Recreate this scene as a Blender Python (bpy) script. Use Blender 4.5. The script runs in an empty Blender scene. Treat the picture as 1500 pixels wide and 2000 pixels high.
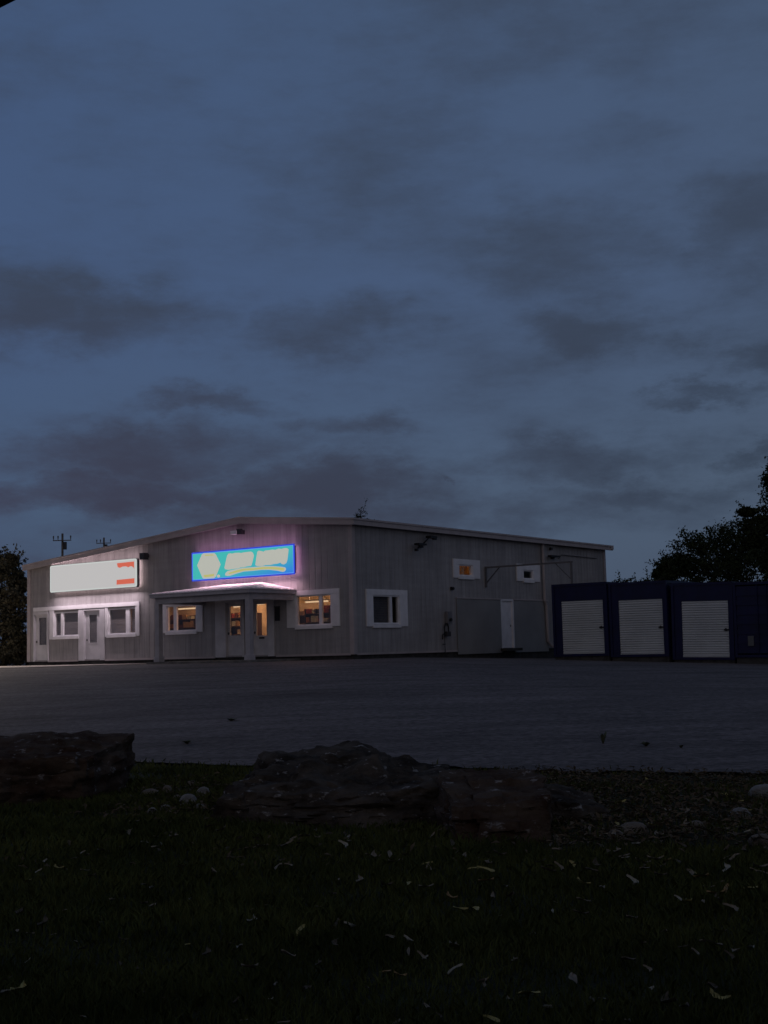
import bpy, bmesh, math, random
import numpy as np
from mathutils import Vector, Matrix, noise
random.seed(7); rng = np.random.default_rng(11)
scene = bpy.context.scene
col = scene.collection
PI = math.pi

# ------------------------------------------------------------------ camera model
FPX = 2526.0
ROLL = math.atan(.0262); PITCH = math.atan(266*math.cos(ROLL)/FPX); CZ = 1.5
def ray(px, py):
    u, v = px-750, 1000-py
    c, s = math.cos(ROLL), math.sin(ROLL)
    a = u*c+v*s; b = -u*s+v*c
    cp, sp = math.cos(PITCH), math.sin(PITCH)
    return Vector((a, FPX*cp-b*sp, FPX*sp+b*cp))
def at(px, py, y):
    r = ray(px, py); return Vector((0, 0, CZ))+r*(y/r.y)

cam_d = bpy.data.cameras.new('camera'); cam = bpy.data.objects.new('camera', cam_d); col.objects.link(cam)
cam_d.sensor_fit = 'VERTICAL'; cam_d.sensor_height = 24; cam_d.lens = 24*FPX/2000
cam_d.clip_start = .05; cam_d.clip_end = 5000
cam.matrix_world = Matrix.Translation((0, 0, CZ)) @ Matrix.Rotation(PI/2+PITCH, 4, 'X') @ Matrix.Rotation(-ROLL, 4, 'Z')
scene.camera = cam

# building frame: X' to the right/near along the shop front, Y' inward
AL = math.radians(-54.02)
dL = Vector((math.sin(AL), math.cos(AL), 0)); dR = Vector((-dL.y*-1, -dL.x, 0)); dR = Vector((dL.y, -dL.x, 0))
C0 = Vector((-1.253, 48.8, 0))
FRAME = Matrix.Translation(C0) @ Matrix.Rotation(math.atan2(-dL.y, -dL.x), 4, 'Z')
IF = FRAME.inverted()
def Lc(p): return IF @ Vector(p)
def W(p): return FRAME @ Vector(p)
def fp(px, py, Y=0.0):      # photo point -> (u, z) on a plane parallel to the shop front
    r = ray(px, py); o = Vector((0, 0, CZ)); n = dR
    P = C0+dR*Y
    t = (P-o).dot(n)/r.dot(n); q = IF @ (o+r*t)
    return -q.x, q.z

# ------------------------------------------------------------------ ground shape
def ground_z(x, y):
    edge = 16.3-.476*x
    t = min(1, max(0, (y-edge)/(47-edge) if edge < 40 else 0))
    t2 = t if t < .85 else .85+(t-.85)*(1-(t-.85)*2.2)
    base = 1.08*t
    return base-.0425*max(0, x-.8)*t

# ------------------------------------------------------------------ materials
def mat(name, rgb, rough=.7, metal=0, spec=.3, noise_s=None, noise_a=.25, bump=None, alt=None, detail=6, bump_s=40, coord='Object'):
    m = bpy.data.materials.new(name); m.use_nodes = True
    nt = m.node_tree; b = nt.nodes['Principled BSDF']
    b.inputs['Roughness'].default_value = rough; b.inputs['Metallic'].default_value = metal
    b.inputs['Specular IOR Level'].default_value = spec
    b.inputs['Base Color'].default_value = (*rgb, 1)
    tc = nt.nodes.new('ShaderNodeTexCoord')
    if noise_s:
        n = nt.nodes.new('ShaderNodeTexNoise'); n.inputs['Scale'].default_value = noise_s; n.inputs['Detail'].default_value = detail
        nt.links.new(tc.outputs[coord], n.inputs['Vector'])
        r = nt.nodes.new('ShaderNodeValToRGB'); e = r.color_ramp.elements
        lo = alt if alt else tuple(c*(1-noise_a) for c in rgb)
        hi = rgb if alt else tuple(min(1, c*(1+noise_a)) for c in rgb)
        e[0].position = .35; e[0].color = (*lo, 1); e[1].position = .65; e[1].color = (*hi, 1)
        nt.links.new(n.outputs['Fac'], r.inputs['Fac']); nt.links.new(r.outputs['Color'], b.inputs['Base Color'])
    if bump:
        n2 = nt.nodes.new('ShaderNodeTexNoise'); n2.inputs['Scale'].default_value = bump_s; n2.inputs['Detail'].default_value = 8
        nt.links.new(tc.outputs[coord], n2.inputs['Vector'])
        bp = nt.nodes.new('ShaderNodeBump'); bp.inputs['Strength'].default_value = bump; bp.inputs['Distance'].default_value = .05
        nt.links.new(n2.outputs['Fac'], bp.inputs['Height']); nt.links.new(bp.outputs['Normal'], b.inputs['Normal'])
    return m
def emit(name, rgb, s=1.0):
    m = bpy.data.materials.new(name); m.use_nodes = True; nt = m.node_tree; nt.nodes.clear()
    e = nt.nodes.new('ShaderNodeEmission'); e.inputs['Color'].default_value = (*rgb, 1); e.inputs['Strength'].default_value = s
    o = nt.nodes.new('ShaderNodeOutputMaterial'); nt.links.new(e.outputs[0], o.inputs['Surface']); return m
def glass(name, tint=(.9, .9, .9), g=.12):
    m = bpy.data.materials.new(name); m.use_nodes = True; nt = m.node_tree; nt.nodes.clear()
    t = nt.nodes.new('ShaderNodeBsdfTransparent'); t.inputs['Color'].default_value = (*tint, 1)
    gl = nt.nodes.new('ShaderNodeBsdfGlossy'); gl.inputs['Roughness'].default_value = .03
    mx = nt.nodes.new('ShaderNodeMixShader'); mx.inputs[0].default_value = g
    o = nt.nodes.new('ShaderNodeOutputMaterial')
    nt.links.new(t.outputs[0], mx.inputs[1]); nt.links.new(gl.outputs[0], mx.inputs[2]); nt.links.new(mx.outputs[0], o.inputs['Surface'])
    return m
M = {}
def siding():
    m = mat('siding_metal', (.34, .33, .335), .5, 0, .3); nt = m.node_tree; b = nt.nodes['Principled BSDF']; N = nt.nodes.new; Lk = nt.links.new
    tc = N('ShaderNodeTexCoord'); prev = None
    for sc, s_, lo, hi in (((1, 1, .12), 3.0, .86, 1.12), ((1, 1, 1), .5, .90, 1.10), ((1, 1, .05), 14, .90, 1.08), ((.4, .4, 2.5), 2.0, .93, 1.05)):
        mp = N('ShaderNodeMapping'); mp.inputs['Scale'].default_value = sc; Lk(tc.outputs['Object'], mp.inputs[0])
        n = N('ShaderNodeTexNoise'); n.inputs['Scale'].default_value = s_; n.inputs['Detail'].default_value = 5; Lk(mp.outputs[0], n.inputs['Vector'])
        r = N('ShaderNodeValToRGB'); e = r.color_ramp.elements; e[0].position = .32; e[0].color = (lo, lo, lo, 1); e[1].position = .68; e[1].color = (hi, hi, hi, 1); Lk(n.outputs['Fac'], r.inputs[0])
        mx = N('ShaderNodeMixRGB'); mx.blend_type = 'MULTIPLY'; mx.inputs[0].default_value = 1
        if prev is None: mx.inputs[1].default_value = (.335, .325, .335, 1)
        else: Lk(prev.outputs[0], mx.inputs[1])
        Lk(r.outputs[0], mx.inputs[2]); prev = mx
    Lk(prev.outputs[0], b.inputs['Base Color']); return m
M['siding'] = siding()
M['siding2'] = mat('siding_panel', (.26, .26, .265), .5, 0, .3, noise_s=.8, noise_a=.10)
M['taupe'] = mat('taupe_trim', (.42, .38, .39), .5, noise_s=2, noise_a=.08)
M['white'] = mat('white_trim', (.78, .78, .82), .5, noise_s=3, noise_a=.06)
M['offwhite'] = mat('offwhite_door', (.58, .58, .62), .5, noise_s=2.5, noise_a=.08)
M['porch'] = mat('porch_paint', (.42, .41, .45), .6, noise_s=3, noise_a=.1)
M['concrete'] = mat('concrete', (.18, .175, .17), .9, noise_s=3, noise_a=.25, bump=.2)
M['found'] = mat('foundation_dark', (.05, .05, .05), .95, noise_s=4, noise_a=.3)
M['tin'] = mat('tin_roof', (.80, .78, .80), .45, .2, .5, noise_s=2, noise_a=.08)
M['roof'] = mat('roof_sheet', (.33, .31, .32), .5, .1, noise_s=.5, noise_a=.12)
M['black'] = mat('black_metal', (.02, .02, .024), .5, .2)
M['dgrey'] = mat('dark_grey_metal', (.06, .06, .07), .5, .3)
M['mgrey'] = mat('grey_metal', (.22, .22, .24), .5, .3)
M['blue'] = mat('navy_paint', (.003, .005, .046), .45, 0, .3, noise_s=1.5, noise_a=.25)
M['navy_door'] = M['blue']
M['rolldoor'] = mat('roller_door_white', (.50, .54, .57), .5, 0, .3, noise_s=1.2, noise_a=.07)
M['blind'] = mat('grey_blind', (.50, .47, .48), .8, noise_s=1.2, noise_a=.1)
M['curtain'] = mat('grey_curtain', (.25, .25, .28), .9, noise_s=3, noise_a=.2)
M['glass'] = glass('window_glass', (.9, .9, .9), .05)
M['glass_dark'] = glass('window_glass_tinted', (.80, .80, .80), .06)
M['warmwall'] = mat('interior_wall', (.62, .50, .36), .8, noise_s=1.6, noise_a=.3)
M['orange'] = mat('orange_interior', (.75, .50, .25), .8, noise_s=5, noise_a=.5)
M['ifloor'] = mat('interior_floor', (.25, .18, .14), .7)
M['shelfm'] = mat('shelf_metal', (.14, .09, .07), .6)
M['darkin'] = mat('dark_interior', (.03, .03, .035), .9)
M['bark'] = mat('bark', (.06, .05, .04), .95, noise_s=8, noise_a=.4, bump=.5)
M['wood'] = mat('pole_wood_glow', (.16, .14, .13), .95, noise_s=5, noise_a=.3)  # pole tone lightened to hold the glow in front of it
M['weed'] = mat('weed_leaf', (.075, .085, .05), .9)
M['wire'] = mat('wire', (.03, .03, .03), .6)
M['sticker'] = mat('sticker', (.10, .11, .12), .6)
M['rubber'] = mat('rubber_mat', (.02, .018, .015), .9)

# ------------------------------------------------------------------ mesh helper
def tag(o, label=None, cat=None, group=None, kind=None):
    if label: o['label'] = label
    if cat: o['category'] = cat
    if group: o['group'] = group
    if kind: o['kind'] = kind
    return o
class MB:
    def __init__(s): s.v = []; s.f = []
    def poly(s, pts):
        n = len(s.v); s.v += [tuple(p) for p in pts]; s.f.append(tuple(range(n, n+len(pts))))
    def hexa(s, p):      # 8 points: bottom 4 (ccw), top 4
        n = len(s.v); s.v += [tuple(q) for q in p]
        for f in ((3, 2, 1, 0), (4, 5, 6, 7), (0, 1, 5, 4), (1, 2, 6, 5), (2, 3, 7, 6), (3, 0, 4, 7)):
            s.f.append(tuple(n+i for i in f))
    def box(s, x0, x1, y0, y1, z0, z1):
        if x0 > x1: x0, x1 = x1, x0
        if y0 > y1: y0, y1 = y1, y0
        if z0 > z1: z0, z1 = z1, z0
        s.hexa([(x0, y0, z0), (x1, y0, z0), (x1, y1, z0), (x0, y1, z0), (x0, y0, z1), (x1, y0, z1), (x1, y1, z1), (x0, y1, z1)])
    def prism(s, pts, axis, a0, a1):   # closed 2-D outline extruded along axis
        def P(q, a):
            return {'y': (q[0], a, q[1]), 'x': (a, q[0], q[1]), 'z': (q[0], q[1], a)}[axis]
        n = len(pts); b = len(s.v)
        s.v += [P(q, a0) for q in pts]+[P(q, a1) for q in pts]
        s.f.append(tuple(range(b, b+n))); s.f.append(tuple(range(b+2*n-1, b+n-1, -1)))
        for i in range(n):
            j = (i+1) % n; s.f.append((b+i, b+n+i, b+n+j, b+j))
    def tube(s, pts, rads, seg=8, cap=True):
        pts = [Vector(p) for p in pts]
        if not hasattr(rads, '__len__'): rads = [rads]*len(pts)
        rings = []
        for i, p in enumerate(pts):
            d = (pts[min(i+1, len(pts)-1)]-pts[max(i-1, 0)]).normalized()
            a = d.cross(Vector((0, 0, 1)))
            if a.length < .05: a = d.cross(Vector((0, 1, 0)))
            a.normalize(); b = d.cross(a)
            base = len(s.v)
            for k in range(seg):
                t = 2*PI*k/seg; s.v.append(tuple(p+(a*math.cos(t)+b*math.sin(t))*rads[i]))
            rings.append(base)
        for i in range(len(rings)-1):
            for k in range(seg):
                k2 = (k+1) % seg; s.f.append((rings[i]+k, rings[i]+k2, rings[i+1]+k2, rings[i+1]+k))
        if cap:
            s.f.append(tuple(rings[0]+k for k in range(seg-1, -1, -1))); s.f.append(tuple(rings[-1]+k for k in range(seg)))
    def build(s, name, m, parent=None, org=None, bevel=0, smooth=False, frame=None):
        me = bpy.data.meshes.new(name)
        o0 = Vector(org) if org is not None else (Vector(parent['_org']) if parent is not None and '_org' in parent else Vector((0, 0, 0)))
        me.from_pydata([tuple(Vector(v)-o0) for v in s.v], [], s.f)
        bm = bmesh.new(); bm.from_mesh(me); bmesh.ops.recalc_face_normals(bm, faces=bm.faces[:]); bm.to_mesh(me); bm.free()
        me.materials.append(m); o = bpy.data.objects.new(name, me); col.objects.link(o)
        if parent is not None:
            o.parent = parent; o['_org'] = tuple(o0)
        elif frame is not None:
            o.matrix_world = frame @ Matrix.Translation(o0); o['_org'] = tuple(o0)
        else:
            o.location = o0
        if bevel:
            b = o.modifiers.new('bevel', 'BEVEL'); b.width = bevel; b.segments = 2; b.limit_method = 'ANGLE'
        if smooth:
            for p in me.polygons: p.use_smooth = True
        return o
def thing(name, label, cat, org, group=None, frame=FRAME):
    o = bpy.data.objects.new(name, None); col.objects.link(o); o.empty_display_size = .2
    o.matrix_world = (frame if frame is not None else Matrix.Identity(4)) @ Matrix.Translation(Vector(org))
    o['_org'] = tuple(org); tag(o, label, cat, group); return o
def node(name, parent, frame_child=True):   # a part that is only a holder for sub-parts is avoided: sub-parts go under a mesh part
    pass
# face helper: 'F' front (a=u leftwards), 'S' side (a=s backwards); o = distance out of the wall
def fb(mb, face, a0, a1, z0, z1, o0, o1):
    if face == 'F': mb.box(-a1, -a0, -o1, -o0, z0, z1)
    else: mb.box(o0, o1, a0, a1, z0, z1)

# ------------------------------------------------------------------ world
def build_world():
    w = bpy.data.worlds.new('World'); scene.world = w; w.use_nodes = True
    nt = w.node_tree; nt.nodes.clear(); N = nt.nodes.new; Lk = nt.links.new
    out = N('ShaderNodeOutputWorld'); bg = N('ShaderNodeBackground'); Lk(bg.outputs[0], out.inputs[0])
    tc = N('ShaderNodeTexCoord'); sep = N('ShaderNodeSeparateXYZ'); Lk(tc.outputs['Generated'], sep.inputs[0])
    def mth(op, a, b=None, c=None, clamp=False):
        n = N('ShaderNodeMath'); n.operation = op; n.use_clamp = clamp
        for i, x in enumerate((a, b, c)):
            if x is None: continue
            if isinstance(x, (int, float)): n.inputs[i].default_value = x
            else: Lk(x, n.inputs[i])
        return n.outputs[0]
    az = mth('ARCTAN2', sep.outputs[0], sep.outputs[1]); el = mth('ARCSINE', sep.outputs[2])
    comb = N('ShaderNodeCombineXYZ'); Lk(az, comb.inputs[0]); Lk(el, comb.inputs[1])
    # warp
    def nz(scale, sx=1, sy=1, detail=6, rough=.55, off=0):
        mp = N('ShaderNodeMapping'); mp.inputs['Scale'].default_value = (sx, sy, 1); mp.inputs['Location'].default_value = (off, off*.7, off*.3)
        Lk(comb.outputs[0], mp.inputs[0]); n = N('ShaderNodeTexNoise'); n.inputs['Scale'].default_value = scale
        n.inputs['Detail'].default_value = detail; n.inputs['Roughness'].default_value = rough; Lk(mp.outputs[0], n.inputs['Vector']); return n
    n1 = nz(8, 1, 2.0, 10, .66)
    sub = N('ShaderNodeVectorMath'); sub.operation = 'SUBTRACT'; Lk(n1.outputs['Color'], sub.inputs[0]); sub.inputs[1].default_value = (.5, .5, .5)
    scl = N('ShaderNodeVectorMath'); scl.operation = 'MULTIPLY'; Lk(sub.outputs[0], scl.inputs[0]); scl.inputs[1].default_value = (.24, .10, 0)
    wv = N('ShaderNodeVectorMath'); wv.operation = 'ADD'; Lk(comb.outputs[0], wv.inputs[0]); Lk(scl.outputs[0], wv.inputs[1])
    def azel(px, py):
        r = ray(px, py); return math.atan2(r.x, r.y), math.atan2(r.z, math.hypot(r.x, r.y))
    clouds = [(130, 610, 330, 75, 1, .3), (640, 650, 190, 65, .75, .3), (430, 775, 150, 30, .7, .2), (700, 818, 150, 42, .8, .2),
              (300, 880, 380, 75, .95, .3), (180, 960, 400, 60, 1.05, .2), (640, 955, 300, 60, 1.0, .25), (1130, 890, 270, 62, .95, .3),
              (1230, 965, 380, 40, .8, .2), (1470, 430, 150, 110, .8, .1), (1120, 490, 230, 85, .7, .1), (1170, 640, 170, 48, .7, .2),
              (1460, 680, 130, 48, .85, .2), (1400, 772, 140, 24, .75, .2), (740, 300, 300, 130, .5, 0), (1150, 70, 420, 120, .45, 0),
              (1470, 890, 100, 28, .8, .2), (845, 935, 26, 18, .8, .2), (1150, 270, 190, 70, .4, 0), (900, 1010, 700, 50, .7, .1), (300, 110, 200, 60, .2, 0)]
    tot = None
    for (px, py, rx, ry, a, inner) in clouds:
        A, E = azel(px, py); ra, re = rx/FPX*.97, ry/FPX*.97
        ma = N('ShaderNodeVectorMath'); ma.operation = 'MULTIPLY_ADD'; Lk(wv.outputs[0], ma.inputs[0])
        ma.inputs[1].default_value = (1/ra, 1/re, 0); ma.inputs[2].default_value = (-A/ra, -E/re, 0)
        ln = N('ShaderNodeVectorMath'); ln.operation = 'LENGTH'; Lk(ma.outputs[0], ln.inputs[0])
        mr = N('ShaderNodeMapRange'); mr.interpolation_type = 'SMOOTHSTEP'; Lk(ln.outputs['Value'], mr.inputs['Value'])
        mr.inputs['From Min'].default_value = 1.55; mr.inputs['From Max'].default_value = 0; mr.inputs['To Min'].default_value = 0; mr.inputs['To Max'].default_value = a
        v = mr.outputs[0]; tot = v if tot is None else mth('MAXIMUM', tot, v)
    # clouds over the rest of the sky, as fine texture inside the view
    n2 = nz(4.5, 1, 2.6, 9, .58, 3.1); n3 = nz(14, 1, 2.8, 10, .66, 7.7)
    s1 = mth('MULTIPLY_ADD', n2.outputs['Fac'], 1.9, -.90); s2 = mth('MULTIPLY_ADD', n3.outputs['Fac'], 1.15, -.58)
    sm = mth('ADD', mth('ADD', s1, s2), tot)
    fin = N('ShaderNodeMapRange'); fin.interpolation_type = 'SMOOTHSTEP'; Lk(sm, fin.inputs['Value'])
    fin.inputs['From Min'].default_value = -.25; fin.inputs['From Max'].default_value = 1.15
    tot = fin.outputs[0]
    # clear sky: dusk Nishita tinted towards slate blue
    sky = N('ShaderNodeTexSky'); sky.sky_type = 'NISHITA'; sky.sun_disc = False
    sky.sun_elevation = math.radians(4); sky.sun_rotation = math.radians(150); sky.air_density = 1.3; sky.dust_density = 1.5; sky.ozone_density = 3
    ramp = N('ShaderNodeValToRGB'); e = ramp.color_ramp; e.elements[0].position = 0; e.elements[0].color = (.062, .090, .150, 1)
    e.elements[1].position = 1; e.elements[1].color = (.036, .058, .110, 1)
    for p, c in ((.10, (.074, .110, .188)), (.22, (.069, .107, .206)), (.40, (.065, .104, .198)), (.6, (.040, .062, .120))):
        x = e.elements.new(p); x.color = (*c, 1)
    Lk(mth('MULTIPLY', el, 1/1.2, clamp=True), ramp.inputs[0])
    tint = N('ShaderNodeMixRGB'); tint.blend_type = 'MIX'; tint.inputs[0].default_value = .9
    skys = N('ShaderNodeMixRGB'); skys.blend_type = 'MULTIPLY'; skys.inputs[0].default_value = 1; Lk(sky.outputs[0], skys.inputs[1]); skys.inputs[2].default_value = (.05, .05, .05, 1)
    Lk(skys.outputs[0], tint.inputs[1]); Lk(ramp.outputs[0], tint.inputs[2])
    # right side of the sky greyer and a little lighter
    azm = N('ShaderNodeMapRange'); Lk(az, azm.inputs['Value']); azm.inputs['From Min'].default_value = -.3; azm.inputs['From Max'].default_value = .3
    azc = N('ShaderNodeMixRGB'); azc.blend_type = 'MIX'; Lk(azm.outputs[0], azc.inputs[0]); azc.inputs[1].default_value = (.90, .96, 1.02, 1); azc.inputs[2].default_value = (1.02, 1.0, .93, 1)
    t2 = N('ShaderNodeMixRGB'); t2.blend_type = 'MULTIPLY'; t2.inputs[0].default_value = 1; Lk(tint.outputs[0], t2.inputs[1]); Lk(azc.outputs[0], t2.inputs[2])
    # cloud colour: slate, purplish low on the left
    cc = N('ShaderNodeMixRGB'); Lk(azm.outputs[0], cc.inputs[0]); cc.inputs[1].default_value = (.045, .047, .078, 1); cc.inputs[2].default_value = (.036, .052, .082, 1)
    up = N('ShaderNodeMapRange'); Lk(el, up.inputs['Value']); up.inputs['From Min'].default_value = .12; up.inputs['From Max'].default_value = .3
    cu = N('ShaderNodeMixRGB'); Lk(up.outputs[0], cu.inputs[0]); Lk(cc.outputs[0], cu.inputs[1]); cu.inputs[2].default_value = (.044, .062, .102, 1)
    mx = N('ShaderNodeMixRGB'); Lk(tot, mx.inputs[0]); Lk(t2.outputs[0], mx.inputs[1]); Lk(cu.outputs[0], mx.inputs[2])
    # afterglow of the set sun, behind the camera
    dot = N('ShaderNodeVectorMath'); dot.operation = 'DOT_PRODUCT'; Lk(tc.outputs['Generated'], dot.inputs[0]); dot.inputs[1].default_value = Vector((-.15, -.95, .20)).normalized()
    ag = N('ShaderNodeMapRange'); ag.interpolation_type = 'SMOOTHSTEP'; Lk(dot.outputs['Value'], ag.inputs['Value']); ag.inputs['From Min'].default_value = .25; ag.inputs['From Max'].default_value = 1
    gl = N('ShaderNodeMixRGB'); Lk(ag.outputs[0], gl.inputs[0]); Lk(mx.outputs[0], gl.inputs[1]); gl.inputs[2].default_value = (.185, .160, .158, 1)
    Lk(gl.outputs[0], bg.inputs[0]); bg.inputs[1].default_value = 1.0
build_world()
sd = bpy.data.lights.new('sun', 'SUN'); sd.energy = .012; sd.angle = math.radians(20); sd.color = (1, .9, .8)
so = bpy.data.objects.new('sun', sd); col.objects.link(so)
so.rotation_euler = Vector((.45, -.85, .12)).to_track_quat('Z', 'Y').to_euler()

# ------------------------------------------------------------------ ground sheets
def sheet(name, inside, step, m, dz, x0, x1, y0, y1, ns=0, namp=0, fine=None):
    xs = np.arange(x0, x1+step*.5, step); ys = np.arange(y0, y1+step*.5, step)
    vs = []; idx = {}; fs = []
    for j, y in enumerate(ys):
        for i, x in enumerate(xs):
            idx[i, j] = len(vs); vs.append((x, y, ground_z(x, y)+dz+(noise.noise((x*ns, y*ns, 3))*namp if ns else 0)))
    for j in range(len(ys)-1):
        for i in range(len(xs)-1):
            cx, cy = (xs[i]+xs[i+1])/2, (ys[j]+ys[j+1])/2
            if inside(cx, cy): fs.append((idx[i, j], idx[i+1, j], idx[i+1, j+1], idx[i, j+1]))
    me = bpy.data.meshes.new(name); me.from_pydata(vs, [], fs); me.materials.append(m)
    for p in me.polygons: p.use_smooth = True
    o = bpy.data.objects.new(name, me); col.objects.link(o); o['kind'] = 'structure'; return o
m_soil = mat('lawn_soil', (.020, .024, .010), 1, noise_s=3, noise_a=.5, bump=.4)
m_far = mat('far_ground', (.03, .035, .02), 1, noise_s=.05, noise_a=.3)
# one wide sheet to the horizon, under everything
me = bpy.data.meshes.new('ground')
R_ = 2500
me.from_pydata([(-R_, -R_, -.35), (R_, -R_, -.35), (R_, R_, -.35), (-R_, R_, -.35)], [], [(0, 1, 2, 3)]); me.materials.append(m_far)
o = bpy.data.objects.new('ground', me); col.objects.link(o); o['kind'] = 'structure'
def lot_edge(x): return 16.3-.476*x+.40*noise.noise((x*.7, 1.3, 0))+.22*noise.noise((x*3.1, 4.3, 0))+.12*noise.noise((x*8, 7.3, 0))
sheet('lawn', lambda x, y: y < 17.0-.476*x, .25, m_soil, 0, -12, 12, -4, 24, ns=1.2, namp=.03)
def asphalt():
    m = mat('asphalt', (.125, .125, .135), .85, 0, .25)
    nt = m.node_tree; b = nt.nodes['Principled BSDF']; N = nt.nodes.new; Lk = nt.links.new
    tc = N('ShaderNodeTexCoord')
    def nn(s, sc=(1, 1, 1), d=6):
        mp = N('ShaderNodeMapping'); mp.inputs['Scale'].default_value = sc; Lk(tc.outputs['Object'], mp.inputs[0])
        n = N('ShaderNodeTexNoise'); n.inputs['Scale'].default_value = s; n.inputs['Detail'].default_value = d; n.inputs['Roughness'].default_value = .65; Lk(mp.outputs[0], n.inputs['Vector']); return n
    a = nn(.16, (1, 1.8, 1)); c = nn(1.3, (.35, 1.3, 1)); g = nn(9, (1, 1, 1), 10)
    def rp(src, p0, p1, c0, c1):
        r = N('ShaderNodeValToRGB'); e = r.color_ramp.elements; e[0].position = p0; e[0].color = (c0, c0, c0, 1); e[1].position = p1; e[1].color = (c1, c1, c1*1.02, 1); Lk(src.outputs['Fac'], r.inputs[0]); return r
    r1 = rp(a, .3, .7, .70, 1.30); r2 = rp(c, .3, .62, .60, 1.15); r3 = rp(g, .36, .64, .55, 1.45)
    def mul(x, y):
        n = N('ShaderNodeMixRGB'); n.blend_type = 'MULTIPLY'; n.inputs[0].default_value = 1; Lk(x.outputs[0], n.inputs[1]); Lk(y.outputs[0], n.inputs[2]); return n
    base = N('ShaderNodeRGB'); base.outputs[0].default_value = (.125, .110, .105, 1)
    k = mul(mul(mul(base, r1), r2), r3); Lk(k.outputs[0], b.inputs['Base Color'])
    bp = N('ShaderNodeBump'); bp.inputs['Strength'].default_value = .6; bp.inputs['Distance'].default_value = .05; Lk(g.outputs['Fac'], bp.inputs['Height']); Lk(bp.outputs[0], b.inputs['Normal'])
    return m
M['asphalt'] = asphalt()
# parking lot: edge follows a wandering line
def lot():
    xs = list(np.arange(-40, -8, .5))+list(np.arange(-8, 8, .1))+list(np.arange(8, 40.01, .5)); rows = 60; vs = []; fs = []
    for j in range(rows+1):
        for x in xs:
            e = lot_edge(x) if x < 22 else lot_edge(22)
            e = min(e, 30); y = e+(105-e)*(j/rows)**1.3
            vs.append((x, y, ground_z(x, y)+.034+noise.noise((x*.25, y*.25, 8))*.008*min(1, j/6)))
    n = len(xs)
    for j in range(rows):
        for i in range(n-1): fs.append((j*n+i, j*n+i+1, (j+1)*n+i+1, (j+1)*n+i))
    me = bpy.data.meshes.new('parking_lot'); me.from_pydata(vs, [], fs); me.materials.append(M['asphalt'])
    for p in me.polygons: p.use_smooth = True
    o = bpy.data.objects.new('parking_lot', me); col.objects.link(o); o['kind'] = 'structure'
lot()
mb_ap = [(-34, -7.5), (-9.5, -7.5), (-8.8, -.35), (-34, -.35)]  # pale slab added to carry the light strip on the ground in its colour
me = bpy.data.meshes.new('lit_strip_slab'); tv = [tuple(FRAME @ Vector((x, y, z))) for z in (1.02, 1.135) for x, y in mb_ap]
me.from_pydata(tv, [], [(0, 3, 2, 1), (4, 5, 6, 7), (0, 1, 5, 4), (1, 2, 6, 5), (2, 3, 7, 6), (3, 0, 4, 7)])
me.materials.append(mat('lit_strip_pale', (.27, .25, .23), .9, noise_s=.5, noise_a=.25)); o = bpy.data.objects.new('lit_strip_slab', me); col.objects.link(o); o['kind'] = 'structure'

# ------------------------------------------------------------------ shop building
B = thing('shop_building', 'long grey metal sided shop building with a low gable roof and white window trim', 'building', (0, 0, 1.08))
ZB = 1.3; UW = 18.94; SL = 21.2
def gable(u):   # top of wall at distance u along the front
    return 6.72-abs(u-5.49)*.085 if u > 5.49 else 6.72-(5.49-u)*.085
openF = [(1.03, 2.77, 2.44, 3.62), (8.15, 9.87, 2.42, 3.51), (15.42, 17.08, 2.41, 3.50), (11.75, 13.5, 2.40, 3.53),
         (17.52, 18.46, 1.36, 3.44), (14.02, 15.05, 1.36, 3.50), (5.62, 6.50, 1.36, 3.50), (4.25, 5.08, 1.36, 3.50)]
openS = [(1.21, 2.95, 2.43, 3.55), (7.39, 8.46, 4.47, 4.96), (12.82, 13.70, 4.48, 4.90), (10.78, 11.72, 1.38, 3.46)]
def wall(face, length, opens, ztop, name, T=.15):
    mb = MB(); br = sorted({0.0, length} | {o[0] for o in opens} | {o[1] for o in opens})
    if face == 'S': br[0] = T
    for a0, a1 in zip(br[:-1], br[1:]):
        c = (a0+a1)/2; z = ZB
        for o in sorted([o for o in opens if o[0] < c < o[1]], key=lambda o: o[2]):
            fb(mb, face, a0, a1, z, o[2], -T, 0); z = o[3]
        fb(mb, face, a0, a1, z, ztop, -T, 0)
    if face == 'F':
        mb.prism([(-length, ztop), (0, ztop), (0, gable(0)), (-5.49, gable(5.49)), (-length, gable(length))], 'y', 0, T)
    # ribs of the metal siding
    a = .28
    while a < length-.1:
        zt = (gable(a) if face == 'F' else ztop)-.02; segs = []; z = ZB
        for o in sorted([o for o in opens if o[0]-.01 < a+.02 < o[1]+.03], key=lambda o: o[2]):
            segs.append((z, o[2])); z = o[3]
        segs.append((z, zt))
        for z0, z1 in segs:
            if z1-z0 > .05: fb(mb, face, a, a+.05, z0, z1, -.004, .007)
        a += .305
    return mb.build(name, M['siding'], B)
wF = wall('F', UW, openF, gable(UW), 'wall'); wS = wall('S', SL, openS, 6.24, 'wall')
mb = MB(); mb.box(-UW, -UW+.15, .15, SL-.15, ZB, gable(UW)-.02); mb.build('wall', M['siding'], B)
mb = MB(); mb.prism([(-UW, ZB), (0, ZB), (0, 6.22), (-5.49, gable(5.49)-.02), (-UW, gable(UW)-.02)], 'y', SL-.15, SL+.02)
mb.build('wall', M['siding'], B)
mb = MB(); mb.box(-UW+.03, -.05, .05, SL-.05, .4, ZB-.002); mb.build('foundation', M['found'], B)
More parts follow.
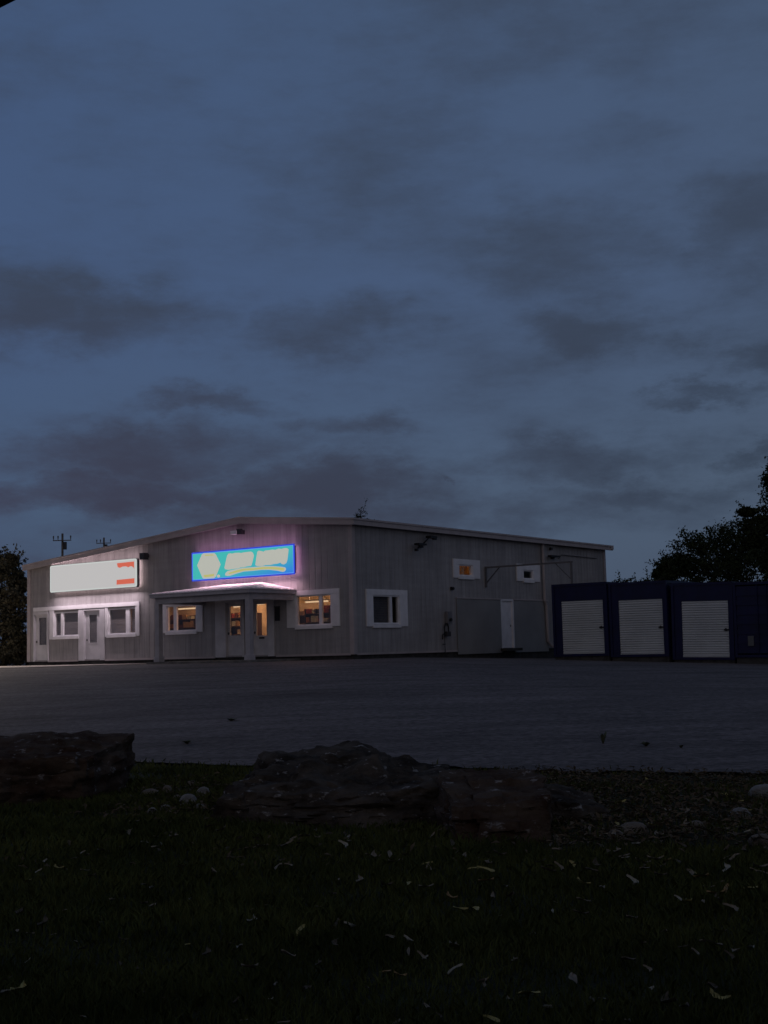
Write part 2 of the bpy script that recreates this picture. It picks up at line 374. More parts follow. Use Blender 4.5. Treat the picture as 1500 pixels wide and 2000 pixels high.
# roof sheets
mb = MB()
for (x0, z0, x1, z1) in ((.24, gable(0)-.02+.02, -5.49, gable(5.49)+.02), (-5.49, gable(5.49)+.02, -UW-.06, gable(UW)+.0)):
    mb.hexa([(x0, -.22, z0), (x0, SL+.35, z0), (x1, SL+.35, z1), (x1, -.22, z1), (x0, -.22, z0+.14), (x0, SL+.35, z0+.14), (x1, SL+.35, z1+.14), (x1, -.22, z1+.14)])
mb.build('roof', M['roof'], B)
# fascia on the gable and the eave with gutter
mb = MB()
for (u0, u1) in ((-.26, 5.49), (5.49, UW+.08)):
    g0, g1 = gable(u0)+.17, gable(u1)+.17
    mb.hexa([(-u0, -.27, g0-.25), (-u1, -.27, g1-.25), (-u1, -.222, g1-.25), (-u0, -.222, g0-.25), (-u0, -.27, g0), (-u1, -.27, g1), (-u1, -.222, g1), (-u0, -.222, g0)])
    mb.hexa([(-u0, -.30, g0-.05), (-u1, -.30, g1-.05), (-u1, -.20, g1-.05), (-u0, -.20, g0-.05), (-u0, -.30, g0+.02), (-u1, -.30, g1+.02), (-u1, -.20, g1+.02), (-u0, -.20, g0+.02)])
mb.build('gable_fascia', M['taupe'], B)
mb = MB(); zt = gable(0)+.15
mb.box(.242, .31, -.27, SL+.35, zt-.24, zt-.01); mb.box(.24, .35, -.29, SL+.37, zt-.06, zt+.01); mb.box(.242, .35, SL+.1, SL+.37, zt-.20, zt-.06)
mb.build('gutter', M['taupe'], B)
# corner trims
mb = MB(); mb.box(-.16, .03, -.03, 0.0, ZB, gable(0)-.03); mb.box(0.0, .03, 0.0, .16, ZB, 6.2); mb.build('corner_trim', M['taupe'], B)
mb = MB(); mb.box(-UW-.03, -UW+.2, -.03, 0, ZB, gable(UW)-.03); mb.build('corner_trim', M['taupe'], B)
mb = MB(); mb.box(0, .03, SL-.17, SL+.05, ZB, 6.2); mb.build('corner_trim', M['taupe'], B)
# base trim strip
for a, b in ((.16, 3.85), (7.12, 13.7), (15.45, 17.48)):
    mb = MB(); fb(mb, 'F', a, b, ZB-.03, ZB+.05, 0, .035); mb.build('base_trim', M['taupe'], B)
mb = MB(); fb(mb, 'S', .16, 7.08, ZB-.03, ZB+.05, 0, .035); mb.build('base_trim', M['taupe'], B)

def window(face, op, outer, mull=None, glassm='glass', left=None, blind=None, header=True, sill=None, label=None, shut=True):
    a0, a1, z0, z1 = op; A0, A1, Z0, Z1 = outer
    f = MB(); w = .055
    fb(f, face, a0, a1, z0, z0+w, -.10, .012); fb(f, face, a0, a1, z1-w, z1, -.10, .012)
    fb(f, face, a0, a0+w, z0+w, z1-w, -.10, .012); fb(f, face, a1-w, a1, z0+w, z1-w, -.10, .012)
    if mull: fb(f, face, mull[0], mull[1], z0+w, z1-w, -.09, .008)
    fr = f.build('window', M['white'], B)
    if label: fr['label'] = label
    cuts = [(a0+w, mull[0]), (mull[1], a1-w)] if mull else [(a0+w, a1-w)]
    for c in cuts:
        g = MB(); fb(g, face, c[0], c[1], z0+w, z1-w, -.062, -.054); g.build('pane', M[glassm], fr)
    if shut:
        for (s0, s1) in ((A0, a0), (a1, A1)):
            if s1-s0 > .1:
                g = MB(); fb(g, face, s0, s1, Z0, z1 if header else Z1, .0, .05)
                fb(g, face, s0+.03, s1-.03, Z0+.05, (Z0+Z1)/2-.04, .05, .056); fb(g, face, s0+.03, s1-.03, (Z0+Z1)/2+.04, (z1 if header else Z1)-.05, .05, .056)
                g.build('shutter', M['white'], fr)
    if header:
        g = MB(); fb(g, face, A0, A1, z1, Z1, 0, .06); g.build('header', M['white'], fr)
    g = MB(); s = sill if sill else (z0-.13, z0); fb(g, face, a0-.05, a1+.05, s[0], s[1], 0, .08); g.build('sill', M['white'], fr)
    if blind:
        g = MB()
        for c in blind:
            n = max(2, int((z1-z0)/.09))
            for k in range(n):
                zz = z0+(z1-z0)*k/n; fb(g, face, c[0], c[1], zz+.004, zz+(z1-z0)/n-.006, -.125-(.008 if k % 2 else 0), -.115)
        g.build('blind', M['blind'] if face == 'F' else M['curtain'], fr)
    return fr
window('F', openF[0], (.62, 3.24, 2.38, 3.81), (1.50, 1.65), sill=(2.31, 2.44))
window('F', openF[1], (7.78, 10.19, 2.37, 3.60), (9.31, 9.49), sill=(2.29, 2.42))
window('F', openF[2], (15.43, 17.38, 2.29, 3.60), (16.47, 16.64), 'glass_dark', blind=[(15.46, 16.47), (16.64, 17.05)], header=False, sill=(2.28, 2.41))
window('F', openF[3], (11.52, 13.68, 2.30, 3.60), (12.16, 12.39), 'glass_dark', blind=[(12.39, 13.46), (11.8, 12.16)], header=False, sill=(2.27, 2.40))
window('S', openS[0], (.78, 3.5, 2.34, 3.77), (2.34, 2.50), 'glass_dark', blind=[(1.25, 2.34)], sill=(2.29, 2.42))
window('S', openS[1], (6.93, 9.05, 4.38, 5.18), None, sill=(4.33, 4.47))
window('S', openS[2], (12.2, 14.33, 4.38, 5.16), None, 'glass_dark', sill=(4.32, 4.48))
# long header board over the left tenant front
mb = MB(); fb(mb, 'F', 11.5, 18.5, 3.60, 3.77, 0, .065); mb.build('header_board', M['white'], B)
mb = MB(); fb(mb, 'F', 11.5, 11.62, 2.30, 3.60, .052, .068); mb.build('trim_board', M['white'], B)

def door(face, op, gl, m='offwhite', frame=None, handle=None, slot=None, label=None, glassm='glass', kick=False):
    a0, a1, z0, z1 = op; g0, g1, h0, h1 = gl if gl else (0, 0, 0, 0)
    d = MB()
    if gl:
        fb(d, face, a0+.03, g0, z0, z1-.03, -.09, -.045); fb(d, face, g1, a1-.03, z0, z1-.03, -.09, -.045)
        fb(d, face, g0, g1, z0, h0, -.09, -.045); fb(d, face, g0, g1, h1, z1-.03, -.09, -.045)
        w = .03
        fb(d, face, g0-w, g1+w, h0-w, h0, -.045, -.032); fb(d, face, g0-w, g1+w, h1, h1+w, -.045, -.032)
        fb(d, face, g0-w, g0, h0, h1, -.045, -.032); fb(d, face, g1, g1+w, h0, h1, -.045, -.032)
    else:
        fb(d, face, a0+.03, a1-.03, z0, z1-.03, -.09, -.03)
        for (q0, q1) in ((z0+.15, z0+.95), (z0+1.1, z1-.2)):
            fb(d, face, a0+.15, a1-.15, q0, q1, -.03, -.022)
    o = d.build('door', M[m], B)
    if label: o['label'] = label
    if gl:
        g = MB(); fb(g, face, g0, g1, h0, h1, -.072, -.064); g.build('pane', M[glassm], o)
        if glassm == 'glass_dark':
            g = MB()
            for k in range(12): fb(g, face, g0-.02, g1+.02, h0+(h1-h0)*k/12+.004, h0+(h1-h0)*(k+1)/12-.004, -.125, -.115)
            g.build('blind', M['blind'], o)
    f = MB(); F0, F1, Z1 = frame if frame else (a0-.1, a1+.1, z1+.1)
    fb(f, face, F0, a0, ZB, Z1, 0, .045); fb(f, face, a1, F1, ZB, Z1, 0, .045); fb(f, face, a0, a1, z1, Z1, 0, .045)
    fb(f, face, a0, a0+.03, z0, z1, -.1, 0); fb(f, face, a1-.03, a1, z0, z1, -.1, 0); fb(f, face, a0+.03, a1-.03, z1-.03, z1, -.1, 0)
    f.build('door_frame', M[m], o)
    if handle:
        h = MB(); fb(h, face, handle[0]-.02, handle[0]+.02, handle[1]-.05, handle[1]+.05, -.045, -.02); fb(h, face, handle[0]-.07, handle[0]+.02, handle[1]-.012, handle[1]+.012, -.02, 0.0)
        h.build('handle', M['dgrey'], o)
    if slot:
        h = MB(); fb(h, face, *slot, -.045, -.025); h.build('letter_slot', M['black'], o)
    return o
door('F', openF[4], (17.68, 18.2, 2.06, 3.29), frame=(17.46, 18.52, 3.598), handle=(18.36, 2.2), glassm='glass_dark')
door('F', openF[5], (14.28, 14.79, 2.08, 3.30), frame=(13.72, 15.41, 3.598), handle=(14.93, 2.2), glassm='glass_dark')
door('F', openF[6], (5.76, 6.32, 2.17, 3.34), 'offwhite', frame=(5.50, 7.08, 3.66), handle=(6.41, 2.25))
door('F', openF[7], (4.36, 4.90, 2.13, 3.37), 'offwhite', frame=(3.92, 5.20, 3.66), handle=(4.99, 2.25), slot=(4.5, 4.76, 2.0, 2.07))
door('S', openS[3], None, 'white', frame=(10.68, 11.80, 3.53), handle=(11.6, 2.35))
# infilled former bay on the side wall
mb = MB(); fb(mb, 'S', 7.11, 10.68, 1.16, 3.50, .022, .045); mb.build('infill_panel', M['siding2'], B)
mb = MB(); fb(mb, 'S', 11.80, 14.9, 1.16, 3.50, .022, .045); mb.build('infill_panel', M['siding2'], B)
mb = MB(); fb(mb, 'S', 7.08, 10.68, 3.50, 3.56, .02, .075); fb(mb, 'S', 11.80, 15.0, 3.50, 3.56, .02, .075); mb.build('drip_edge', M['taupe'], B)
mb = MB(); fb(mb, 'S', 10.55, 11.95, 1.24, 1.36, .05, .35); mb.build('door_step', M['found'], B)
# downpipe
mb = MB(); mb.tube([(.22, 14.55, 6.25), (.12, 14.55, 6.1), (.12, 14.55, 3.5), (.12, 14.68, 3.3), (.12, 14.74, 1.62), (.16, 14.95, 1.42), (.3, 15.1, 1.36)], .075, 8)
mb.build('downpipe', M['taupe'], B)
# interior floors / partitions / ceilings
mb = MB(); mb.box(-UW+.2, -.2, .16, 6.0, ZB+.002, ZB+.05); mb.build('interior_floor', M['ifloor'], B)
mb = MB(); mb.box(-13.25, -.62, 3.6, 3.7, ZB+.05, 4.3); mb.box(-.72, -.62, .16, 3.6, ZB+.05, 4.3); mb.box(-13.35, -13.25, .16, 3.7, ZB+.05, 4.3); mb.build('partition', M['warmwall'], B)
mb = MB(); mb.box(-13.35, -.62, .16, 3.7, 4.3, 4.38); mb.build('ceiling_panel', M['offwhite'], B)
# upstairs room behind the side windows
mb = MB(); mb.box(-2.2, -2.1, 6.6, 11.5, 3.95, 5.9); mb.box(-2.1, -.16, 6.6, 6.7, 3.95, 5.9); mb.box(-2.1, -.16, 11.4, 11.5, 3.95, 5.9)
mb.box(-2.1, -.16, 6.7, 11.4, 3.85, 3.95); mb.box(-2.1, -.16, 6.7, 11.4, 5.9, 6.0); mb.build('upstairs_room', M['orange'], B)
# porch, one part of the building with its own pieces
PY = -2.52; UR, UL = 2.98, 7.77
roofp = MB()
E0, E1, ze, zw, ye = 2.72, 8.05, 3.86, 4.22, -2.80
apR, apL = 4.50, 6.35
A_, B_, Cc, D_ = (-E0, ye, ze), (-E1, ye, ze), (-apL, -.005, zw), (-apR, -.005, zw)
A2, B2 = (-E0, -.005, ze), (-E1, -.005, ze)
def solid(mb, pts, t=.03):
    n = len(pts); b = len(mb.v); mb.v += [tuple(p) for p in pts]+[(p[0], p[1], p[2]-t) for p in pts]
    mb.f.append(tuple(range(b, b+n))); mb.f.append(tuple(range(b+2*n-1, b+n-1, -1)))
    for i in range(n):
        j = (i+1) % n; mb.f.append((b+i, b+n+i, b+n+j, b+j))
solid(roofp, [A_, D_, Cc, B_]); solid(roofp, [A_, A2, D_]); solid(roofp, [B_, Cc, B2])
def rib(p, q, w=.05, h=.03):
    p, q = Vector(p), Vector(q); d = (q-p).normalized(); s = d.cross(Vector((0, 0, 1))).normalized()*w/2; up = Vector((0, 0, h))
    roofp.hexa([p-s, p+s, q+s, q-s, p-s+up, p+s+up, q+s+up, q-s+up])
u = E0+.12
while u < E1-.05:    # front slope ribs run up to the hip or the wall
    f = 1.0
    if u < apR: f = (u-E0)/(apR-E0)
    elif u > apL: f = (E1-u)/(E1-apL)
    z1_ = ze+(zw-ze)*f; rib((-u, ye-.02, ze), (-u, ye+(0-ye)*f, z1_))
    u += .20
v = ye+.2
while v < -.1:
    f = (v-ye)/(0-ye); x1 = E0+(apR-E0)*f; z1_ = ze+(zw-ze)*f
    rib((-E0+.02, v, ze), (-x1, v, z1_)); rib((-E1-.02, v, ze), (-(E1-(E1-apL)*f), v, z1_)); v += .2
pr = roofp.build('porch', M['tin'], B)
mb = MB(); mb.box(-E1+.03, -E0-.03, ye+.03, ye+.07, 3.70, ze-.031); mb.box(-E0-.07, -E0-.03, ye+.07, 0, 3.70, ze-.031); mb.box(-E1+.03, -E1+.07, ye+.07, 0, 3.70, ze-.031)
mb.build('porch_fascia', M['porch'], pr)
mb = MB(); mb.box(-UL-.1, -UR+.1, PY-.1, PY+.1, 3.46, 3.72); mb.box(-UR-.1, -UR+.1, PY+.1, 0, 3.46, 3.72); mb.box(-UL-.1, -UL+.1, PY+.1, 0, 3.46, 3.72)
mb.build('beam', M['porch'], pr)
mb = MB(); mb.box(-E1+.08, -E0-.08, ye+.08, -.01, 3.72, 3.74); mb.build('soffit', M['porch'], pr)
for u in (UR, UL):
    mb = MB(); mb.box(-u-.11, -u+.11, PY-.11, PY+.11, 1.2, 3.46); mb.box(-u-.15, -u+.15, PY-.15, PY+.15, 1.19, 1.40); mb.build('post', M['porch'], pr, bevel=.01)
mb = MB(); mb.box(-8.15, -2.6, -2.85, -.003, .9, 1.19); mb.box(-8.6, -2.3, -3.2, -2.85, .9, 1.10); mb.build('slab', M['concrete'], pr)
mb = MB(); mb.box(-6.5, -5.6, -.75, -.1, 1.195, 1.215); mb.box(-5.1, -4.2, -.75, -.1, 1.195, 1.215); mb.build('doormat', M['rubber'], pr)

# ------------------------------------------------------------------ wall-mounted things
def flood(label, cells, org, group='floodlights on the shop walls'):
    t = thing('floodlight', label, 'floodlight', org, group)
    for name, m, boxes in cells:
        mb = MB()
        for b in boxes:
            if b[0] == 'tube': mb.tube(b[1], b[2], 8)
            else: mb.box(*b)
        mb.build(name, M[m], t)
    return t
# gable floodlight with white housing
flood('white floodlight under the peak of the gable', [('bracket', 'dgrey', [(-5.50, -5.42, -.24, 0, 6.22, 6.38), (-5.56, -5.34, -.34, -.22, 6.20, 6.42)]),
      ('lamp_head', 'white', [(-5.86, -5.54, -.38, -.10, 6.22, 6.36)]), ('arm', 'dgrey', [(-5.56, -5.5, -.2, -.1, 6.27, 6.32)])], (-5.5, 0, 6.3))
flood('dark floodlight on the wall beside the white lit sign', [('bracket', 'dgrey', [(-11.03, -10.93, -.15, 0, 5.62, 5.76)]), ('lamp_head', 'dgrey', [(-11.08, -10.82, -.42, -.15, 5.52, 5.80)])], (-11, 0, 5.7))
flood('black twin-headed floodlight under the eave on the side wall', [('bracket', 'black', [(0.02, .12, 4.42, 4.64, 5.52, 5.66), ('tube', [(.1, 4.5, 5.6), (.35, 4.5, 5.78), (.4, 4.7, 5.95)], .03), ('tube', [(.1, 4.45, 5.58), (.25, 4.1, 5.5), (.3, 3.9, 5.38)], .025)]),
      ('lamp_head', 'black', [(.25, .5, 4.62, 5.1, 5.90, 5.99), (.27, .36, 5.05, 5.28, 5.86, 5.92)]), ('lamp_head', 'black', [(.2, .45, 3.86, 4.4, 5.58, 5.66), (.22, .34, 3.84, 3.96, 5.34, 5.44)])], (0, 4.5, 5.6))
flood('small black floodlight high on the side wall past the downpipe', [('bracket', 'black', [(.02, .1, 15.5, 15.7, 5.50, 5.62)]), ('lamp_head', 'black', [(.1, .3, 15.05, 15.9, 5.58, 5.66)])], (0, 15.6, 5.6))
t = thing('conduit', 'thin electrical conduit running along the side wall under the eave', 'conduit', (0, 16.5, 5.7))
mb = MB(); mb.tube([(.05, 16.2, 5.55), (.05, 16.5, 5.74), (.05, 20.2, 5.72)], .018, 6); mb.build('pipe', M['dgrey'], t)
mb = MB(); mb.box(.02, .14, 15.35, 15.5, 5.92, 6.04); mb.build('junction_box', M['dgrey'], t)
o = MB(); o.box(.02, .10, 6.68, 6.82, 3.84, 3.98); o.tube([(.09, 6.75, 3.91), (.16, 6.75, 3.91)], [.05, .06], 8)
tag(o.build('alarm_bell', M['black'], None, (0, 6.75, 3.9), frame=FRAME), 'small black bell box on the side wall below the lit upper window', 'alarm')
t = thing('electric_meter', 'grey electric meter box on the side wall', 'meter', (0, 6.35, 2.45))
mb = MB(); mb.box(.02, .17, 6.2, 6.52, 2.44, 2.95); mb.build('cabinet', M['mgrey'], t, bevel=.01)
mb = MB(); mb.tube([(.17, 6.36, 2.60), (.25, 6.36, 2.60)], .07, 12); mb.build('dial', M['black'], t)
t = thing('gas_meter', 'dark gas meter with upright pipes against the side wall', 'meter', (0, 6.1, 1.08))
mb = MB(); mb.tube([(.12, 6.0, 1.05), (.12, 6.0, 2.30), (.12, 6.1, 2.44), (.12, 6.25, 2.44), (.12, 6.3, 2.3), (.12, 6.3, 2.1)], .03, 8)
mb.tube([(.12, 6.0, 2.05), (.12, 5.85, 1.98), (.12, 5.82, 1.8)], .025, 8); mb.tube([(.12, 5.85, 1.6), (.12, 6.02, 1.6)], .025, 6); mb.build('pipe', M['black'], t)
mb = MB(); mb.box(.06, .22, 6.08, 6.34, 1.92, 2.12); mb.build('meter_body', M['dgrey'], t, bevel=.02)
t = thing('wall_notice', 'small dark notice board beside the porch doors', 'sign', (-3.72, 0, 2.7))
mb = MB(); fb(mb, 'F', 3.62, 3.86, 2.68, 3.22, .02, .05); mb.build('board', M['black'], t)
mb = MB(); fb(mb, 'F', 3.60, 3.88, 3.22, 3.25, .02, .065); mb.build('rail', M['dgrey'], t)
# steel frame standing out from the side wall
t = thing('steel_frame', 'thin black steel gantry frame standing out from the side wall', 'frame', (0, 9.5, 1.0))
M['frame'] = mat('frame_steel', (.13, .13, .14), .6)
bx = MB(); bx.box(.03, .09, 9.47, 9.55, 4.02, 4.93); bx.build('wall_plate', M['frame'], t)
bx = MB(); bx.box(.09, 4.30, 9.47, 9.55, 4.85, 4.92); bx.build('beam', M['frame'], t)
bx = MB(); bx.tube([(.06, 9.51, 4.2), (.75, 9.51, 4.86)], .028, 6); bx.build('brace', M['frame'], t)
bx = MB(); bx.tube([(4.22, 9.51, 4.15), (3.5, 9.51, 4.86)], .022, 6); bx.build('brace', M['frame'], t)
bx = MB(); bx.box(4.20, 4.27, 9.47, 9.55, .6, 4.85); bx.build('post', M['frame'], t)

# ------------------------------------------------------------------ signs
FY = -.32     # face plane of the sign cabinets
def rrect(u0, u1, z0, z1, r, n=6):
    pts = []
    for cx, cz, a0 in ((u1-r, z1-r, 0), (u0+r, z1-r, 90), (u0+r, z0+r, 180), (u1-r, z0+r, 270)):
        for k in range(n+1):
            a = math.radians(a0+90*k/n); pts.append((cx+r*math.cos(a), cz+r*math.sin(a)))
    return pts
def flat(pts, name, m, parent, o0, o1):   # outline in (u,z) at distance o0..o1 from the wall
    mb = MB(); mb.prism([(-p[0], p[1]) for p in pts], 'y', -o0, -o1); return mb.build(name, m, parent)
def pp(lst, zx, zy, sc):   # outline read on an enlarged photo region -> (u,z) on the sign face
    return [fp(zx+x/sc, zy+y/sc, FY) for x, y in lst]
m_s1 = emit('sign_white', (.505, .492, .49)); m_s1e = emit('sign_white_rim', (.56, .60, .58)); m_red = emit('sign_red', (.62, .13, .085))
u0, z1_ = fp(267, 1090, FY); u1, z0_ = fp(97.5, 1158, FY); _, z1b = fp(97, 1105, FY); 
t1 = thing('lit_sign', 'white backlit sign glowing above the left shopfront, with two red bars at its right end', 'sign', (-(u0+u1)/2, 0, z0_))
flat(rrect(u0, u1, z0_, z1_, .10), 'cabinet', M['mgrey'], t1, .16, .30)
flat(rrect(u0+.01, u1-.01, z0_+.01, z1_-.01, .09), 'face', m_s1e, t1, .301, .32)
flat(rrect(u0+.07, u1-.07, z0_+.06, z1_-.06, .06), 'panel', m_s1, t1, .321, .324)
flat(pp([(1062, 215), (1300, 190), (1302, 292), (1290, 270), (1262, 255), (1235, 262), (1220, 272), (1190, 258), (1140, 262), (1100, 280), (1072, 268)], 80, 1070, 7.143), 'red_bar', m_red, t1, .325, .328)
flat(pp([(1058, 448), (1305, 424), (1305, 494), (1056, 514)], 80, 1070, 7.143), 'red_bar', m_red, t1, .325, .328)
def halo(parent, u0, u1, z0, z1, m):  # ring of emitters added out of sight to throw glow on the wall
    mb = MB(); r = .10
    for (a0, a1, b0, b1) in ((u0+r, u1-r, z0+r, z0+r+.06), (u0+r, u1-r, z1-r-.06, z1-r), (u0+r, u0+r+.06, z0+r+.06, z1-r-.06), (u1-r-.06, u1-r, z0+r+.06, z1-r-.06)):
        fb(mb, 'F', a0, a1, b0, b1, .135, .158)
    mb.build('added_halo', m, parent)
    for k in range(4):
        mb = MB(); a = u0+(u1-u0)*(k+.5)/4; fb(mb, 'F', a-.04, a+.04, (z0+z1)/2-.3, (z0+z1)/2+.3, 0.0, .16)
        mb.build('mount', M['mgrey'], parent)
halo(t1, u0, u1, z0_, z1_, emit('halo_warm', (1, .74, .74), 6.0))
S1 = (u0, u1, z0_, z1_)
# blue sign
u0, z1_ = fp(574.7, 1061.5, FY); u1, z0_ = fp(374.6, 1136, FY)
t2 = thing('lit_sign', 'blue and cyan backlit sign above the porch with a pale hexagon and a yellow swoosh', 'sign', (-(u0+u1)/2, 0, z0_))
m_rim = emit('sign_blue_rim', (.03, .06, .62)); m_pale = emit('sign_pale', (.46, .47, .42)); m_yel = emit('sign_yellow', (.47, .46, .16)); m_line = emit('sign_light_blue', (.10, .28, .80))
def cyan():  # cyan-to-blue ramp paints overexposure into the face colour
    m = bpy.data.materials.new('sign_cyan_glare'); m.use_nodes = True; nt = m.node_tree; nt.nodes.clear(); N = nt.nodes.new; Lk = nt.links.new
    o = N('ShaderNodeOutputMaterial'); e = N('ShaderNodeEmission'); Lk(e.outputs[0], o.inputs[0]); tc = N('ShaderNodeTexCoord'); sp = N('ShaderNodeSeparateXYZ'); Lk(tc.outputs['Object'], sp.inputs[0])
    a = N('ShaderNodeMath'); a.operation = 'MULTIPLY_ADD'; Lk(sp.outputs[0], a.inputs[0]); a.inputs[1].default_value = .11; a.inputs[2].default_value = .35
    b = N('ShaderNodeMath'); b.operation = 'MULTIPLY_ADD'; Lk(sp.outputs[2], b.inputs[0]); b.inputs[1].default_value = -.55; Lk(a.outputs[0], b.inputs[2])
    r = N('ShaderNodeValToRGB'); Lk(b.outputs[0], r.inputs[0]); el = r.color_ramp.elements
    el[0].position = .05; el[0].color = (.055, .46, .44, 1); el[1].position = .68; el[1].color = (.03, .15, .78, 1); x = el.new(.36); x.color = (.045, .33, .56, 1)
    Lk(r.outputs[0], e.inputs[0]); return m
flat(rrect(u0, u1, z0_, z1_, .03, 2), 'rim', m_rim, t2, .295, .32)
flat(rrect(u0+.06, u1-.06, z0_+.06, z1_-.06, .03, 2), 'cabinet', M['dgrey'], t2, .16, .294)
flat(rrect(u0+.05, u1-.05, z0_+.05, z1_-.05, .02, 2), 'light_line', m_line, t2, .321, .323)
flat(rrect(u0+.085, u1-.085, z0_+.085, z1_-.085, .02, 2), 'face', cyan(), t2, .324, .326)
Z = (360, 1050, 6.5217)
flat(pp([(165, 355), (225, 215), (250, 198), (385, 198), (405, 218), (465, 340), (405, 495), (380, 518), (250, 525), (232, 510)], *Z), 'hexagon_emblem', m_pale, t2, .327, .330)
flat(pp([(265, 218), (370, 215), (378, 228), (262, 232)], *Z), 'hexagon_stripe', m_yel, t2, .331, .333)
flat(pp([(248, 478), (385, 462), (375, 492), (262, 506)], *Z), 'hexagon_stripe', m_yel, t2, .331, .333)
flat(pp([(437+20*math.cos(a), 490+20*math.sin(a)) for a in np.linspace(0, 2*PI, 12, endpoint=False)], *Z), 'trademark_dot', m_pale, t2, .327, .330)
flat(pp([(512, 385), (545, 235), (562, 205), (590, 200), (610, 205), (640, 195), (700, 192), (720, 197), (760, 188), (850, 178), (875, 192), (888, 225), (880, 270), (862, 340), (850, 362), (800, 366), (760, 378), (720, 380), (690, 392), (640, 398), (600, 405), (560, 410), (520, 402)], *Z), 'lettering', m_pale, t2, .327, .330)
flat(pp([(905, 350), (918, 260), (932, 180), (950, 166), (985, 172), (1010, 180), (1030, 165), (1080, 160), (1120, 152), (1160, 156), (1200, 140), (1240, 144), (1280, 132), (1310, 134), (1330, 150), (1325, 200), (1316, 280), (1300, 325), (1272, 342), (1245, 338), (1225, 318), (1190, 332), (1140, 338), (1090, 350), (1040, 350), (990, 362), (930, 362)], *Z), 'lettering', m_pale, t2, .327, .330)
flat(pp([(520, 478), (528, 450), (555, 425), (690, 395), (750, 385), (880, 375), (1000, 364), (1130, 362), (1250, 372), (1288, 380), (1300, 400), (1285, 428), (1255, 438), (1190, 422), (1080, 410), (980, 412), (860, 425), (760, 432), (660, 460), (590, 485), (545, 490)], *Z), 'swoosh_outline', m_pale, t2, .331, .333)
flat(pp([(560, 452), (690, 412), (760, 396), (880, 390), (1000, 376), (1130, 374), (1250, 384), (1278, 395), (1265, 420), (1190, 408), (1080, 398), (980, 402), (860, 414), (760, 420), (660, 445), (580, 465)], *Z), 'swoosh', m_yel, t2, .334, .336)
halo(t2, u0, u1, z0_, z1_, emit('halo_pink', (1, .46, .80), 4.0))
# area lights added under (and over) each cabinet to wash the wall with glow
def strip(u0, u1, z, out, power, colr, up=False):
    for k in range(2):
        L = (u1-u0)/2; uc = u0+L*(k+.5)
        ld = bpy.data.lights.new('added_wall_wash', 'AREA'); ld.shape = 'RECTANGLE'; ld.size = L*.96; ld.size_y = .05; ld.energy = power/2; ld.color = colr; ld.spread = math.radians(170)
        lo = bpy.data.objects.new('added_wall_wash', ld); col.objects.link(lo)
        d = FRAME.to_3x3() @ Vector((0, .1 if up else -.45, 1 if up else -1))
        x = FRAME.to_3x3() @ Vector((1, 0, 0)); zz = -d.normalized(); yy = zz.cross(x)
        m3 = Matrix((x, yy, zz)).transposed().to_4x4(); lo.matrix_world = Matrix.Translation(W((-uc, -out, z))) @ m3
strip(S1[0], S1[1], S1[2]-.02, .31, 95, (1, .80, .86)); strip(S1[0], S1[1], S1[3]+.02, .26, 12, (1, .75, .78), True)
strip(u0, u1, z0_-.02, .31, 75, (1, .60, .72)); strip(u0, u1, z1_+.02, .31, 7, (1, .48, .80), True)
# yard lamp past the left end of the shop
t = thing('yard_lamp', 'yard lamp on a pole past the left end of the shop front', 'lamp post', (-24.0, -2.5, 1.0))
mb = MB(); mb.tube([(-24.0, -2.5, .9), (-24.0, -2.5, 6.0)], [.09, .06], 8); mb.build('pole', M['dgrey'], t)
mb = MB(); mb.box(-24.0, -23.4, -2.62, -2.38, 5.95, 6.08); mb.build('lamp_head', M['dgrey'], t)
ld = bpy.data.lights.new('yard_lamp_bulb', 'SPOT'); ld.energy = 6000; ld.color = (1, .82, .68); ld.spot_size = math.radians(118); ld.spot_blend = 1; ld.shadow_soft_size = .1
lo = bpy.data.objects.new('yard_lamp_bulb', ld); col.objects.link(lo); lo.location = W((-23.6, -2.5, 5.9))
lo.rotation_euler = (W((-20.5, -6.0, 1)) - W((-23.6, -2.5, 5.9))).to_track_quat('-Z', 'Y').to_euler()
# ------------------------------------------------------------------ interior lamps, shelves and stock
m_tube = emit('warm_tube', (1, .68, .40), .9); m_panel = emit('added_warm_panel', (1, .54, .27), 25)
for (x, y) in ((-3.3, 1.9), (-6.4, 1.5), (-7.9, 2.6), (-10.6, 1.9)):
    t = thing('ceiling_tube', 'warm fluorescent tube hanging lit inside the shop', 'ceiling lamp', (x, y, 3.5), 'ceiling tubes inside the shop')
    mb = MB(); mb.box(x-.6, x+.6, y-.08, y+.08, 3.49, 3.53); mb.box(x-.4, x-.38, y-.01, y+.01, 3.53, 4.3); mb.box(x+.38, x+.4, y-.01, y+.01, 3.53, 4.3); mb.build('housing', M['offwhite'], t)
    mb = MB(); mb.tube([(x-.58, y, 3.44), (x+.58, y, 3.44)], .03, 8); mb.build('tube', m_tube, t)
    mb = MB(); mb.box(x-.5, x+.5, y-.15, y+.15, 4.26, 4.295); mb.build('ceiling_panel', m_panel, t)  # unseen glowing panel added to brighten the room
t = thing('ceiling_tube', 'warm lamp lit inside the upper side room', 'ceiling lamp', (-1.0, 9.0, 5.7), 'ceiling tubes inside the shop')
mb = MB(); mb.box(-1.1, -.9, 8.4, 9.6, 5.84, 5.89); mb.build('housing', M['offwhite'], t)
mb = MB(); mb.tube([(-1, 8.45, 5.78), (-1, 9.55, 5.78)], .05, 8); mb.build('tube', emit('orange_tube', (1, .56, .26), 10), t)
cart = [mat('carton_%d' % i, c, .7) for i, c in enumerate([(.75, .62, .45), (.45, .20, .10), (.8, .75, .65), (.25, .10, .06), (.65, .42, .20), (.10, .06, .05), (.55, .12, .08), (.70, .70, .55)])]
